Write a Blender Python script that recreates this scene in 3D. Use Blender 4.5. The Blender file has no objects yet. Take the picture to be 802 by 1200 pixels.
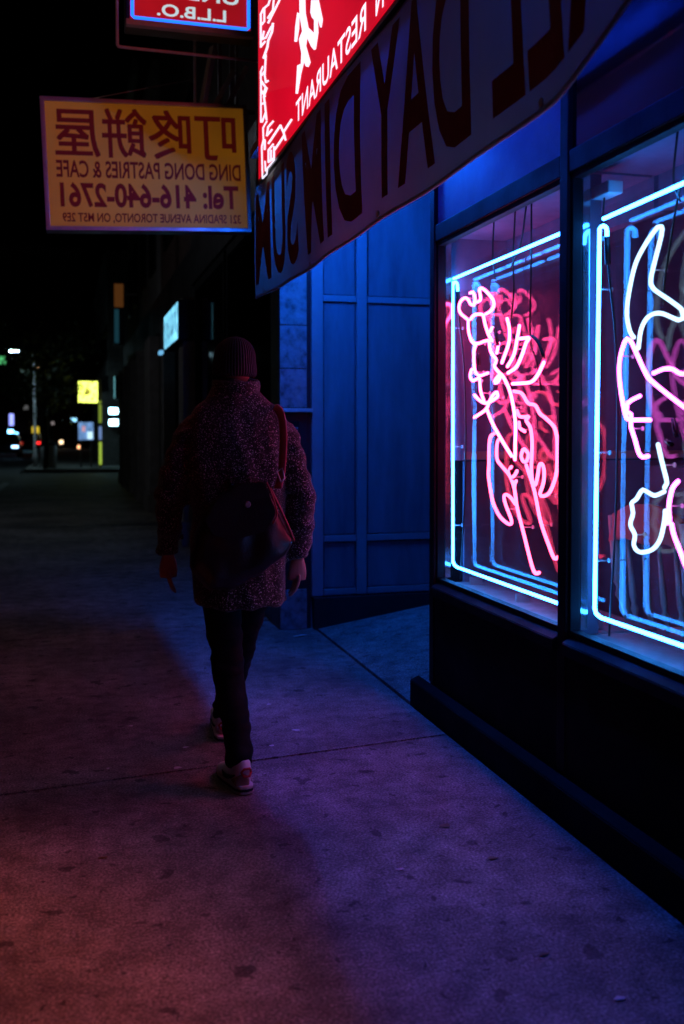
import bpy, bmesh, math, random
from mathutils import Vector, Matrix, noise

R = math.radians
sc = bpy.context.scene
col = sc.collection
random.seed(7)

# ------------------------------------------------------------------ camera, world, exposure
cam_d = bpy.data.cameras.new('camera')
cam = bpy.data.objects.new('camera', cam_d)
col.objects.link(cam)
cam.location = (0, 0, 1.43)
cam.rotation_euler = (R(90 - 1.5), 0, R(-15.3))
cam_d.sensor_width = 36.0
cam_d.lens = 35.1
cam_d.shift_y = -0.0536
cam_d.clip_start = 0.05
cam_d.clip_end = 600
cam_d.dof.use_dof = True
cam_d.dof.focus_distance = 4.4
cam_d.dof.aperture_fstop = 2.1
sc.camera = cam

world = bpy.data.worlds.new('World')
sc.world = world
world.use_nodes = True
wn = world.node_tree
bg = wn.nodes['Background']
sky = wn.nodes.new('ShaderNodeTexSky')          # clear night: the sun far below the horizon
sky.sky_type = 'NISHITA'
sky.sun_disc = False
sky.sun_elevation = R(-6)
sky.sun_rotation = R(200)
wn.links.new(sky.outputs[0], bg.inputs[0])
bg.inputs[1].default_value = 0.012

sc.render.engine = 'CYCLES'
sc.cycles.use_denoising = True
sc.cycles.max_bounces = 10
sc.cycles.transparent_max_bounces = 24
sc.cycles.glossy_bounces = 6
sc.cycles.sample_clamp_indirect = 6
sc.cycles.caustics_reflective = False
sc.cycles.caustics_refractive = False
sc.view_settings.view_transform = 'Standard'
sc.view_settings.look = 'None'
sc.view_settings.gamma = 1
sc.view_settings.exposure = 0

# ------------------------------------------------------------------ helpers
W = {}

def tag(o, label=None, cat=None, group=None, kind=None):
    if label: o['label'] = label
    if cat: o['category'] = cat
    if group: o['group'] = group
    if kind: o['kind'] = kind
    return o

def empty(name, loc=(0, 0, 0), label=None, cat=None, group=None):
    o = bpy.data.objects.new(name, None)
    o.empty_display_size = 0.1
    col.objects.link(o)
    o.location = loc
    W[o] = Matrix.Translation(Vector(loc))
    return tag(o, label, cat, group)

def put(name, mesh, mat, parent=None):
    o = bpy.data.objects.new(name, mesh)
    col.objects.link(o)
    if mat is not None and not mesh.materials:
        mesh.materials.append(mat)
    W[o] = Matrix.Identity(4)
    if parent is not None:
        o.parent = parent
        o.matrix_parent_inverse = W[parent].inverted()
    return o

def catmull(pts, n=6, closed=False):
    P = [Vector(p) for p in pts]
    if len(P) < 3: return P
    out = []
    N = len(P)
    for i in range(N - 1):
        p0 = P[i - 1] if i else P[0] * 2 - P[1]
        p1, p2 = P[i], P[i + 1]
        p3 = P[i + 2] if i + 2 < N else P[-1] * 2 - P[-2]
        k = max(1, min(n, int((p2 - p1).length / 0.012)))
        for j in range(k):
            t = j / k
            out.append(0.5 * ((2 * p1) + (p2 - p0) * t + (2 * p0 - 5 * p1 + 4 * p2 - p3) * t * t + (3 * p1 - p0 - 3 * p2 + p3) * t ** 3))
    out.append(P[-1])
    return out

def ease(pts, d=.035):
    """hold long straight runs straight before smoothing the bends"""
    P = [Vector(p) for p in pts]
    out = [P[0]]
    for a, b in zip(P, P[1:]):
        L = (b - a).length
        if L > 4 * d: out += [a.lerp(b, d / L), a.lerp(b, .5), a.lerp(b, 1 - d / L)]
        out.append(b)
    return out

class MB:
    """collects shapes, then links them as ONE mesh object"""
    def __init__(s):
        s.bm = bmesh.new()
    def face(s, pts):
        return s.bm.faces.new([s.bm.verts.new(p) for p in pts])
    def box(s, x0, x1, y0, y1, z0, z1, bev=0.0, M=None):
        c = [(x, y, z) for z in (z0, z1) for y in (y0, y1) for x in (x0, x1)]
        v = [s.bm.verts.new(M @ Vector(p) if M else p) for p in c]
        fs = [s.bm.faces.new([v[i] for i in q]) for q in ((0, 2, 3, 1), (4, 5, 7, 6), (0, 1, 5, 4), (2, 6, 7, 3), (0, 4, 6, 2), (1, 3, 7, 5))]
        if bev > 0:
            es = list({e for f in fs for e in f.edges})
            bmesh.ops.bevel(s.bm, geom=es, offset=bev, segments=2, affect='EDGES', profile=0.6)
        return s
    def prism(s, poly, a0, a1, axis='y', bev=0.0):
        def mk(p, a):
            if axis == 'y': return (p[0], a, p[1])
            if axis == 'x': return (a, p[0], p[1])
            return (p[0], p[1], a)
        A = [s.bm.verts.new(mk(p, a0)) for p in poly]
        B = [s.bm.verts.new(mk(p, a1)) for p in poly]
        n = len(poly)
        fs = [s.bm.faces.new(A), s.bm.faces.new(B[::-1])]
        for i in range(n):
            fs.append(s.bm.faces.new([A[i], B[i], B[(i + 1) % n], A[(i + 1) % n]]))
        bmesh.ops.recalc_face_normals(s.bm, faces=fs)
        if bev:
            es = list({e for f in fs for e in f.edges})
            bmesh.ops.bevel(s.bm, geom=es, offset=bev, segments=2, affect='EDGES')
        return s
    def tube(s, path, r, n=8, cap=True, flat=1.0, round_cap=False):
        P = [Vector(p) for p in path]
        m = len(P)
        rad = r if isinstance(r, (list, tuple)) else [r] * m
        if round_cap and m > 1:
            a = (P[0] - P[1]).normalized(); b = (P[-1] - P[-2]).normalized()
            P = [P[0] + a * rad[0] * .9, P[0] + a * rad[0] * .6] + P + [P[-1] + b * rad[-1] * .6, P[-1] + b * rad[-1] * .9]
            rad = [rad[0] * .35, rad[0] * .8] + list(rad) + [rad[-1] * .8, rad[-1] * .35]
            m += 4
        t0 = (P[1] - P[0]).normalized()
        up = Vector((0, 0, 1)) if abs(t0.z) < 0.9 else Vector((0, 1, 0))
        nrm = (up - t0 * up.dot(t0)).normalized()
        rings = []
        for i in range(m):
            if i == 0: t = P[1] - P[0]
            elif i == m - 1: t = P[-1] - P[-2]
            else: t = P[i + 1] - P[i - 1]
            if t.length < 1e-9: t = t0
            t.normalize()
            nrm = nrm - t * nrm.dot(t)
            if nrm.length < 1e-6: nrm = t.orthogonal()
            nrm.normalize()
            b = t.cross(nrm)
            ra = rad[i] if isinstance(rad[i], (list, tuple)) else (rad[i], rad[i] * flat)
            rings.append([s.bm.verts.new(P[i] + nrm * math.cos(2 * math.pi * k / n) * ra[0] + b * math.sin(2 * math.pi * k / n) * ra[1]) for k in range(n)])
        for i in range(m - 1):
            for k in range(n):
                f = s.bm.faces.new([rings[i][k], rings[i][(k + 1) % n], rings[i + 1][(k + 1) % n], rings[i + 1][k]])
                f.smooth = True
        if cap:
            s.bm.faces.new(rings[0][::-1]); s.bm.faces.new(rings[-1])
        return s
    def rings(s, rs, n=24, cap=True, p=2.0):
        """horizontal super-elliptic rings (cx, cy, z, rx, ry)"""
        out = []
        for (cx, cy, z, rx, ry) in rs:
            q = []
            for k in range(n):
                a = 2 * math.pi * k / n
                ca, sa = math.cos(a), math.sin(a)
                e = 2.0 / p
                q.append(s.bm.verts.new((cx + rx * math.copysign(abs(ca) ** e, ca), cy + ry * math.copysign(abs(sa) ** e, sa), z)))
            out.append(q)
        for i in range(len(out) - 1):
            for k in range(n):
                f = s.bm.faces.new([out[i][k], out[i][(k + 1) % n], out[i + 1][(k + 1) % n], out[i + 1][k]])
                f.smooth = True
        if cap:
            s.bm.faces.new(out[0][::-1]); s.bm.faces.new(out[-1])
        return s
    def sphere(s, c, r, sx=1, sy=1, sz=1, u=16, v=10):
        M = Matrix.Translation(Vector(c)) @ Matrix.Diagonal((r * sx, r * sy, r * sz, 1))
        g = bmesh.ops.create_uvsphere(s.bm, u_segments=u, v_segments=v, radius=1, matrix=M)
        for vv in g['verts']:
            for f in vv.link_faces: f.smooth = True
        return s
    def cyl(s, a, b, r0, r1=None, n=16):
        return s.tube([a, b], [r0, r0 if r1 is None else r1], n=n)
    def mesh(s, name='m'):
        me = bpy.data.meshes.new(name)
        s.bm.to_mesh(me); s.bm.free()
        return me
    def build(s, name, mat, parent=None):
        return put(name, s.mesh(name), mat, parent)

def evaluated(mesh, mods):
    o = bpy.data.objects.new('tmp', mesh)
    col.objects.link(o)
    for kind, kw in mods:
        m = o.modifiers.new(kind, kind)
        for k, v in kw.items(): setattr(m, k, v)
    dg = bpy.context.evaluated_depsgraph_get()
    me = bpy.data.meshes.new_from_object(o.evaluated_get(dg), depsgraph=dg)
    bpy.data.objects.remove(o)
    return me

def remesh(mb, voxel, smooth=6, fac=0.5):
    me = evaluated(mb.mesh(), [('REMESH', dict(mode='VOXEL', voxel_size=voxel)), ('SMOOTH', dict(iterations=smooth, factor=fac))])
    for p in me.polygons: p.use_smooth = True
    return me

def text_geo(body, bold=0.0, spacing=1.0):
    c = bpy.data.curves.new('t', 'FONT')
    c.body = body; c.offset = bold; c.space_character = spacing; c.resolution_u = 4
    o = bpy.data.objects.new('t', c); col.objects.link(o)
    dg = bpy.context.evaluated_depsgraph_get()
    m = bpy.data.meshes.new_from_object(o.evaluated_get(dg), depsgraph=dg)
    bpy.data.objects.remove(o)
    V = [tuple(v.co) for v in m.vertices]
    F = [tuple(p.vertices) for p in m.polygons]
    bpy.data.meshes.remove(m)
    x0 = min(v[0] for v in V); x1 = max(v[0] for v in V); y0 = min(v[1] for v in V); y1 = max(v[1] for v in V)
    return [((v[0] - x0) / (x1 - x0), (v[1] - y0) / (y1 - y0)) for v in V], F

def text_part(name, body, fn, mat, parent, bold=0.0, spacing=1.0, sub=0, again=()):
    """flat lettering; fn(u, v) maps the unit box of the text to a point"""
    V, F = text_geo(body, bold, spacing)
    bm = bmesh.new()
    vs = [bm.verts.new((a, b, 0)) for a, b in V]
    for f in F:
        try: bm.faces.new([vs[i] for i in f])
        except ValueError: pass
    if sub:
        bmesh.ops.triangulate(bm, faces=bm.faces[:])
        bmesh.ops.subdivide_edges(bm, edges=[e for e in bm.edges if e.calc_length() > .03], cuts=sub, use_grid_fill=True)
    for v in bm.verts: v.co = fn(v.co.x, v.co.y)
    base = bm.faces[:]
    for d in again:      # a second pass of the brush thickens the strokes
        g = bmesh.ops.duplicate(bm, geom=base)
        bmesh.ops.translate(bm, verts=[e for e in g['geom'] if isinstance(e, bmesh.types.BMVert)], vec=d)
    me = bpy.data.meshes.new(name); bm.to_mesh(me); bm.free()
    return put(name, me, mat, parent)

def copy_tree(o, parent=None):
    c = o.copy(); col.objects.link(c); c.parent = parent
    if parent is not None: c.matrix_parent_inverse = o.matrix_parent_inverse.copy()
    for ch in list(o.children): copy_tree(ch, c)
    return c

# ------------------------------------------------------------------ materials
MATS = {}
def nodes_of(name):
    m = bpy.data.materials.new(name); m.use_nodes = True
    MATS[name] = m
    nt = m.node_tree
    return m, nt, nt.nodes['Principled BSDF'], nt.nodes['Material Output']

def N(nt, t, **kw):
    n = nt.nodes.new(t)
    for k, v in kw.items():
        if k in n.inputs.keys(): n.inputs[k].default_value = v
        else: setattr(n, k, v)
    return n

def ramp(nt, src, stops):
    r = nt.nodes.new('ShaderNodeValToRGB')
    e = r.color_ramp.elements
    while len(e) < len(stops): e.new(0.5)
    for el, (p, c) in zip(e, stops):
        el.position = p
        el.color = (c[0], c[1], c[2], 1) if isinstance(c, (tuple, list)) else (c, c, c, 1)
    nt.links.new(src, r.inputs[0])
    return r

def coords(nt, scale=None):
    tc = nt.nodes.new('ShaderNodeTexCoord')
    if scale is None: return tc.outputs['Object']
    mp = nt.nodes.new('ShaderNodeMapping'); mp.inputs['Scale'].default_value = scale
    nt.links.new(tc.outputs['Object'], mp.inputs[0])
    return mp.outputs[0]

def worn(name, c0, c1, scale=6.0, rough=(0.5, 0.8), bump=0.15, metal=0.0, stretch=None, fine=90.0, spec=0.5):
    """two-tone mottled surface with fine relief and uneven gloss"""
    m, nt, b, out = nodes_of(name)
    co = coords(nt, stretch)
    n1 = N(nt, 'ShaderNodeTexNoise', Scale=scale, Detail=8.0, Roughness=0.65)
    n2 = N(nt, 'ShaderNodeTexNoise', Scale=fine, Detail=4.0)
    nt.links.new(co, n1.inputs['Vector']); nt.links.new(co, n2.inputs['Vector'])
    r = ramp(nt, n1.outputs[0], [(0.32, c0), (0.68, c1)])
    nt.links.new(r.outputs[0], b.inputs['Base Color'])
    rr = ramp(nt, n1.outputs[0], [(0.3, rough[1]), (0.7, rough[0])])
    nt.links.new(rr.outputs[0], b.inputs['Roughness'])
    bp = N(nt, 'ShaderNodeBump', Strength=bump, Distance=0.004)
    nt.links.new(n2.outputs[0], bp.inputs['Height'])
    nt.links.new(bp.outputs[0], b.inputs['Normal'])
    b.inputs['Metallic'].default_value = metal
    b.inputs['Specular IOR Level'].default_value = spec
    return m

def emit(name, color, strength, vary=0.0, scale=3.0):
    m, nt, b, out = nodes_of(name)
    b.inputs['Base Color'].default_value = (*[c * .35 for c in color], 1)
    b.inputs['Roughness'].default_value = 0.5
    b.inputs['Specular IOR Level'].default_value = 0.15
    b.inputs['Emission Color'].default_value = (*color, 1)
    b.inputs['Emission Strength'].default_value = strength
    if vary:
        n1 = N(nt, 'ShaderNodeTexNoise', Scale=scale, Detail=3.0)
        nt.links.new(coords(nt), n1.inputs['Vector'])
        mr = N(nt, 'ShaderNodeMapRange')
        mr.inputs[1].default_value = .3; mr.inputs[2].default_value = .7
        mr.inputs[3].default_value = strength * (1 - vary); mr.inputs[4].default_value = strength * (1 + vary)
        nt.links.new(n1.outputs[0], mr.inputs[0])
        nt.links.new(mr.outputs[0], b.inputs['Emission Strength'])
    return m

def thin_glass(name, ior=1.5, tint=(1, 1, 1), rough=0.0, boost=1.0, dirt=0.02):
    m, nt, b, out = nodes_of(name)
    nt.nodes.remove(b)
    tr = N(nt, 'ShaderNodeBsdfTransparent', Color=(*tint, 1))
    gl = N(nt, 'ShaderNodeBsdfGlossy', Roughness=rough)
    fr = N(nt, 'ShaderNodeFresnel', IOR=ior)
    ge = nt.nodes.new('ShaderNodeNewGeometry')          # both faces of the sheet reflect like air to glass
    im = N(nt, 'ShaderNodeMapRange'); im.inputs[3].default_value = ior; im.inputs[4].default_value = 1 / ior
    nt.links.new(ge.outputs['Backfacing'], im.inputs[0]); nt.links.new(im.outputs[0], fr.inputs['IOR'])
    mu = N(nt, 'ShaderNodeMath', operation='MULTIPLY'); mu.inputs[1].default_value = boost; mu.use_clamp = True
    nt.links.new(fr.outputs[0], mu.inputs[0])
    mx = nt.nodes.new('ShaderNodeMixShader')
    nt.links.new(mu.outputs[0], mx.inputs[0]); nt.links.new(tr.outputs[0], mx.inputs[1]); nt.links.new(gl.outputs[0], mx.inputs[2])
    df = N(nt, 'ShaderNodeBsdfDiffuse', Color=(.5, .5, .52, 1))
    ns = N(nt, 'ShaderNodeTexNoise', Scale=7.0, Detail=8.0, Roughness=.7)
    nt.links.new(coords(nt, (1, 1, .35)), ns.inputs['Vector'])
    rp = ramp(nt, ns.outputs[0], [(.45, 0.0), (.8, dirt * 4)])
    m2 = nt.nodes.new('ShaderNodeMixShader')
    nt.links.new(rp.outputs[0], m2.inputs[0]); nt.links.new(mx.outputs[0], m2.inputs[1]); nt.links.new(df.outputs[0], m2.inputs[2])
    nt.links.new(m2.outputs[0], out.inputs['Surface'])
    return m

def concrete(name, base=0.2, seed=0.0, gum=True):
    m, nt, b, out = nodes_of(name)
    tc = nt.nodes.new('ShaderNodeNewGeometry')
    co = tc.outputs['Position']
    big = N(nt, 'ShaderNodeTexNoise', Scale=1.1, Detail=6.0, Roughness=.6)
    mid = N(nt, 'ShaderNodeTexNoise', Scale=9.0, Detail=8.0, Roughness=.7)
    fin = N(nt, 'ShaderNodeTexNoise', Scale=115.0, Detail=5.0, Roughness=.7)
    for n in (big, mid, fin): nt.links.new(co, n.inputs['Vector'])
    r1 = ramp(nt, big.outputs[0], [(.34, base * .45), (.66, base * 1.3)])
    r2 = ramp(nt, mid.outputs[0], [(.3, .42), (.68, 1.3)])
    r3 = ramp(nt, fin.outputs[0], [(.34, .25), (.5, .85), (.66, 2.2)])
    def mul(a, c):
        x = N(nt, 'ShaderNodeMix', data_type='RGBA', blend_type='MULTIPLY'); x.inputs[0].default_value = 1
        nt.links.new(a, x.inputs[6]); nt.links.new(c, x.inputs[7]); return x.outputs[2]
    c = mul(mul(r1.outputs[0], r2.outputs[0]), r3.outputs[0])
    if gum:      # trodden-in gum and drip stains
        nz = N(nt, 'ShaderNodeTexNoise', Scale=16.0, Detail=3.0)
        nt.links.new(co, nz.inputs['Vector'])
        ad = N(nt, 'ShaderNodeMix', data_type='RGBA', blend_type='LINEAR_LIGHT'); ad.inputs[0].default_value = .06
        nt.links.new(co, ad.inputs[6]); nt.links.new(nz.outputs['Color'], ad.inputs[7])
        for sca, th in ((6.5, .085), (14.0, .075)):
            vo = N(nt, 'ShaderNodeTexVoronoi', Scale=sca)
            vo.voronoi_dimensions = '2D'
            nt.links.new(ad.outputs[2], vo.inputs['Vector'])
            pick = N(nt, 'ShaderNodeSeparateColor'); nt.links.new(vo.outputs['Color'], pick.inputs[0])
            thn = N(nt, 'ShaderNodeMath', operation='MULTIPLY'); thn.inputs[1].default_value = th * 2
            nt.links.new(pick.outputs[0], thn.inputs[0])
            on = N(nt, 'ShaderNodeMath', operation='GREATER_THAN'); on.inputs[1].default_value = .70
            nt.links.new(pick.outputs[1], on.inputs[0])
            th2 = N(nt, 'ShaderNodeMath', operation='MULTIPLY')
            nt.links.new(thn.outputs[0], th2.inputs[0]); nt.links.new(on.outputs[0], th2.inputs[1])
            df = N(nt, 'ShaderNodeMath', operation='SUBTRACT')
            nt.links.new(vo.outputs['Distance'], df.inputs[0]); nt.links.new(th2.outputs[0], df.inputs[1])
            rr = ramp(nt, df.outputs[0], [(0.0, .32), (.045, 1.0)])
            c = mul(c, rr.outputs[0])
    wm = nt.nodes.new('ShaderNodeRGB'); wm.outputs[0].default_value = (1.0, .92, .82, 1)      # warm grey cement
    c = mul(c, wm.outputs[0])
    nt.links.new(c, b.inputs['Base Color'])
    rg = ramp(nt, mid.outputs[0], [(.3, .88), (.7, .62)])
    nt.links.new(rg.outputs[0], b.inputs['Roughness'])
    bp = N(nt, 'ShaderNodeBump', Strength=.5, Distance=0.003)
    nt.links.new(fin.outputs[0], bp.inputs['Height'])
    bp2 = N(nt, 'ShaderNodeBump', Strength=.35, Distance=0.012)
    nt.links.new(mid.outputs[0], bp2.inputs['Height']); nt.links.new(bp.outputs[0], bp2.inputs['Normal'])
    nt.links.new(bp2.outputs[0], b.inputs['Normal'])
    return m

def tweed(name):
    m, nt, b, out = nodes_of(name)
    co = coords(nt)
    vo = N(nt, 'ShaderNodeTexVoronoi', Scale=340.0)
    nz = N(nt, 'ShaderNodeTexNoise', Scale=260.0, Detail=4.0, Roughness=.8)
    lg = N(nt, 'ShaderNodeTexNoise', Scale=6.0, Detail=3.0)
    for n in (vo, nz, lg): nt.links.new(co, n.inputs['Vector'])
    sp = N(nt, 'ShaderNodeSeparateColor'); nt.links.new(vo.outputs['Color'], sp.inputs[0])
    r = ramp(nt, sp.outputs[0], [(.0, .002), (.62, .006), (.84, .025), (.93, .25), (1.0, .9)])
    r.color_ramp.interpolation = 'LINEAR'
    l = ramp(nt, lg.outputs[0], [(.3, .7), (.7, 1.15)])
    x = N(nt, 'ShaderNodeMix', data_type='RGBA', blend_type='MULTIPLY'); x.inputs[0].default_value = 1
    nt.links.new(r.outputs[0], x.inputs[6]); nt.links.new(l.outputs[0], x.inputs[7])
    nt.links.new(x.outputs[2], b.inputs['Base Color'])
    b.inputs['Roughness'].default_value = .95
    b.inputs['Sheen Weight'].default_value = .25
    b.inputs['Sheen Roughness'].default_value = .5
    bp = N(nt, 'ShaderNodeBump', Strength=.9, Distance=.004)
    nt.links.new(nz.outputs[0], bp.inputs['Height']); nt.links.new(bp.outputs[0], b.inputs['Normal'])
    return m

M_slab = concrete('pavement_concrete', .23)
M_dirt = worn('joint_dirt', .008, .02)
M_asphalt = worn('asphalt', .03, .06, 3, (.7, .9), .5)
M_kerb = worn('kerb_stone', .15, .25, 5)
M_black = worn('black_painted_metal', (.006, .006, .008), (.014, .014, .018), 4, (.32, .55), .08)
M_kick = worn('black_kick_panel', (.002, .002, .003), (.006, .006, .007), 2.5, (.5, .75), .1, spec=.06)
M_frame = worn('dark_window_frame', (.004, .004, .006), (.009, .009, .011), 5, (.45, .65), .06, spec=.1)
M_wallp = worn('blue_grey_wall_paint', (.08, .095, .12), (.18, .2, .24), 3.0, (.4, .75), .2, stretch=(1.6, 1, .3))
M_wallt = worn('wall_trim_paint', (.17, .19, .22), (.23, .25, .28), 3, (.4, .6), .1)
M_granite = worn('speckled_granite', (.06, .06, .07), (.34, .34, .36), 14, (.2, .4), .05, fine=60)
M_stone = worn('cast_stone', (.2, .19, .18), (.33, .31, .29), 5, (.7, .9), .3)
M_brick = worn('dark_brick', (.05, .025, .02), (.1, .05, .04), 8, (.75, .9), .4)
M_soffit = worn('soffit_paint', .12, .2, 3)
M_banner = worn('cream_banner_cloth', (.30, .29, .25), (.42, .40, .35), 2.5, (.7, .85), .08, fine=400)
_m = M_banner; _nt = _m.node_tree; _o = _nt.nodes['Material Output']; _b = _nt.nodes['Principled BSDF']   # light shows through the cloth
_t = N(_nt, 'ShaderNodeBsdfTranslucent', Color=(.6, .58, .5, 1)); _x = _nt.nodes.new('ShaderNodeMixShader'); _x.inputs[0].default_value = .4
_nt.links.new(_b.outputs[0], _x.inputs[1]); _nt.links.new(_t.outputs[0], _x.inputs[2]); _nt.links.new(_x.outputs[0], _o.inputs['Surface'])
M_bletter = worn('dark_red_print', (.26, .008, .016), (.34, .014, .026), 4, (.7, .85), .04)
M_alu = worn('aluminium_trim', (.4, .38, .38), (.55, .53, .53), 8, (.3, .5), .05, metal=.8)
M_steel = worn('painted_steel', (.4, .36, .36), (.55, .5, .5), 9, (.4, .6), .1)
M_int = worn('interior_plaster', (.35, .33, .36), (.45, .43, .46), 1.5, (.7, .9), .1)
M_int_d = worn('interior_dark_wall', (.08, .06, .09), (.14, .1, .15), 2, (.5, .8), .1)
M_ledge = worn('display_ledge', (.16, .13, .14), (.25, .2, .21), 6, (.35, .6), .1)
M_wood = worn('chair_wood', (.3, .2, .16), (.42, .3, .24), 10, (.3, .5), .1, stretch=(8, 8, 1))
M_redwood = worn('red_chair_rail', (.4, .05, .04), (.55, .08, .06), 6, (.3, .5), .05)
M_cable = worn('black_cable', .004, .01, 20, (.4, .6), .02)
M_glass = thin_glass('window_glass', 1.45, (.97, .98, 1), 0, .5, .003)
M_acryl = thin_glass('clear_acrylic', 1.55, (.96, .97, .98), .0, .36, .0015)
M_darkglass = worn('dark_glass', (.004, .004, .006), (.008, .008, .011), 2, (.03, .08), .0, spec=.6)
M_jamb = worn('polished_jamb', (.25, .25, .28), (.35, .35, .38), 3, (.08, .16), .02, metal=.9)
M_tube_off = worn('unlit_tube_coat', .004, .01, 20, (.2, .4), .02)
M_clip = worn('glass_clip', .5, .7, 5, (.1, .2), .02)

M_pink = emit('pink_neon', (1.0, .055, .22), 24.0)
M_mag = emit('magenta_neon', (1.0, .12, .8), 9.0)
M_cyan = emit('cyan_neon', (.022, .27, 1.0), 42.0)
M_white = emit('white_neon', (.5, .8, 1.0), 2.2)
M_bluetube = emit('blue_lamp', (.003, .12, 1.0), 740.0)
M_redsign = emit('red_sign_face', (1.0, .003, .028), .64, .16, 1.6)
M_signwhite = emit('sign_white_letters', (.86, .82, 1.0), 1.25)
M_llred = emit('licence_sign_face', (1.0, .015, .03), .3, .15)
M_llwhite = emit('licence_sign_letters', (.75, .95, 1.0), .7)
M_llblue = emit('blue_border_neon', (.01, .14, 1.0), 2.2)
M_bluetube2 = emit('blue_canopy_lamp', (.006, .045, 1.0), 95.0)
M_bluetube3 = emit('dim_blue_canopy_lamp', (.004, .06, 1.0), 110.0)
M_int_p = worn('interior_purple_wall', (.10, .07, .13), (.19, .14, .22), 2.5, (.5, .8), .1)
M_hot = emit('hot_red_neon', (1.0, .05, .14), 14.0)
LOB=[
 [(4.553,1.975),(4.641,2.014),(4.664,2.047),(4.641,2.073),(4.586,2.083),(4.543,2.069),(4.516,2.045),(4.479,2.035),(4.458,2.046),(4.463,2.076),(4.49,2.097),(4.521,2.098)],
 [(4.447,2.045),(4.406,2.052),(4.412,2.077),(4.417,2.102),(4.397,2.105),(4.356,2.09),(4.307,2.063),(4.258,2.029),(4.253,2.002),(4.296,1.983),(4.345,1.977)],
 [(4.542,1.974),(4.51,1.987),(4.457,1.989),(4.396,1.98),(4.38,1.961),(4.365,1.931),(4.325,1.879),(4.285,1.848)],
 [(4.542,1.97),(4.541,1.928),(4.52,1.885),(4.477,1.853),(4.404,1.846),(4.354,1.85),(4.305,1.85)],
 [(4.456,1.847),(4.481,1.82),(4.485,1.788),(4.48,1.746),(4.465,1.713),(4.413,1.693),(4.318,1.7)],
 [(4.319,1.846),(4.3,1.8),(4.236,1.754),(4.26,1.73),(4.21,1.698),(4.16,1.674),(4.089,1.607),(4.046,1.521),(4.029,1.451),(4.032,1.374),(4.033,1.319),(4.057,1.313),(4.252,1.446),(4.344,1.534)],
 [(4.413,1.681),(4.486,1.673),(4.518,1.699),(4.497,1.727)],
 [(4.413,1.677),(4.402,1.62),(4.363,1.572)],
 [(4.488,1.603),(4.433,1.578),(4.363,1.561),(4.282,1.57),(4.217,1.59),(4.227,1.608),(4.273,1.595),(4.317,1.563),(4.356,1.53),(4.488,1.496)],
 [(4.184,1.681),(4.226,1.66),(4.221,1.648),(4.188,1.654),(4.165,1.673)],
 [(4.108,1.93),(4.084,1.881),(4.091,1.819),(4.161,1.738)],
 [(3.994,1.887),(4.019,1.827),(4.049,1.766),(4.115,1.718)],
 [(3.961,1.828),(3.909,1.826),(3.872,1.823),(3.901,1.807),(3.945,1.753),(4.0,1.708),(4.082,1.687)],
 [(3.749,1.712),(3.807,1.662),(3.866,1.637),(3.957,1.636),(4.048,1.638)],
 [(4.211,1.829),(4.232,1.787)],
 [(4.257,1.904),(4.285,1.888)],
 [(4.023,1.604),(3.943,1.591),(3.881,1.548),(3.813,1.537),(3.77,1.502),(3.718,1.482),(3.648,1.449),(3.626,1.42),(3.616,1.383),(3.617,1.294),(3.631,1.242),(3.679,1.182),(3.735,1.162),(3.766,1.17),(3.735,1.218),(3.73,1.271),(3.752,1.295),(3.775,1.285),(3.788,1.242),(3.809,1.205),(3.839,1.226),(3.847,1.286),(3.841,1.374),(3.856,1.441),(3.9,1.476),(3.873,1.491),(3.925,1.49),(3.967,1.495),(3.99,1.519)],
 [(3.982,1.467),(3.977,1.445),(3.925,1.428)],
 [(4.254,1.418),(4.296,1.406),(4.314,1.366),(4.317,1.267),(4.32,1.219),(4.278,1.118),(4.204,1.048),(4.108,1.016),(4.066,1.021),(4.075,1.045),(4.127,1.098),(4.146,1.134),(4.118,1.145),(4.067,1.131),(4.02,1.108),(4.035,1.168),(4.085,1.229),(4.18,1.275),(4.224,1.303),(4.225,1.369),(4.207,1.391)],
 [(3.995,1.212),(4.012,1.184),(3.985,1.101),(3.921,0.996),(3.842,0.869),(3.805,0.835),(3.77,0.842)],
 [(3.908,1.284),(3.831,1.18),(3.772,1.058),(3.698,0.966),(3.649,0.916),(3.62,0.924)],
 [(3.941,1.353),(3.901,1.332),(3.917,1.302),(3.948,1.298),(3.971,1.321),(3.954,1.349)],
 [(4.044,1.272),(4.068,1.252),(4.039,1.227),(4.004,1.24),(3.987,1.256)],
]
CRW=[
 [(3.062,1.753),(3.086,1.774),(3.107,1.833),(3.097,1.904),(3.056,2.001),(2.992,2.061),(2.922,2.103),(2.9,2.1),(2.9,2.074),(2.938,1.992),(2.96,1.936),(2.945,1.904),(2.85,1.853),(2.785,1.816),(2.775,1.795),(2.8,1.784),(2.901,1.817),(2.971,1.814),(3.015,1.778),(3.033,1.713)],
 [(2.919,1.385),(2.896,1.329),(2.866,1.26),(2.88,1.244)],
 [(2.891,1.23),(2.944,1.214),(2.986,1.222),(3.017,1.229),(3.038,1.214),(3.056,1.195),(3.088,1.177),(3.077,1.145),(3.095,1.103),(3.065,1.07),(3.072,1.034),(3.046,1.015),(3.003,1.017),(2.948,1.036),(2.909,1.075),(2.887,1.138),(2.884,1.167)],
]
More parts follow.
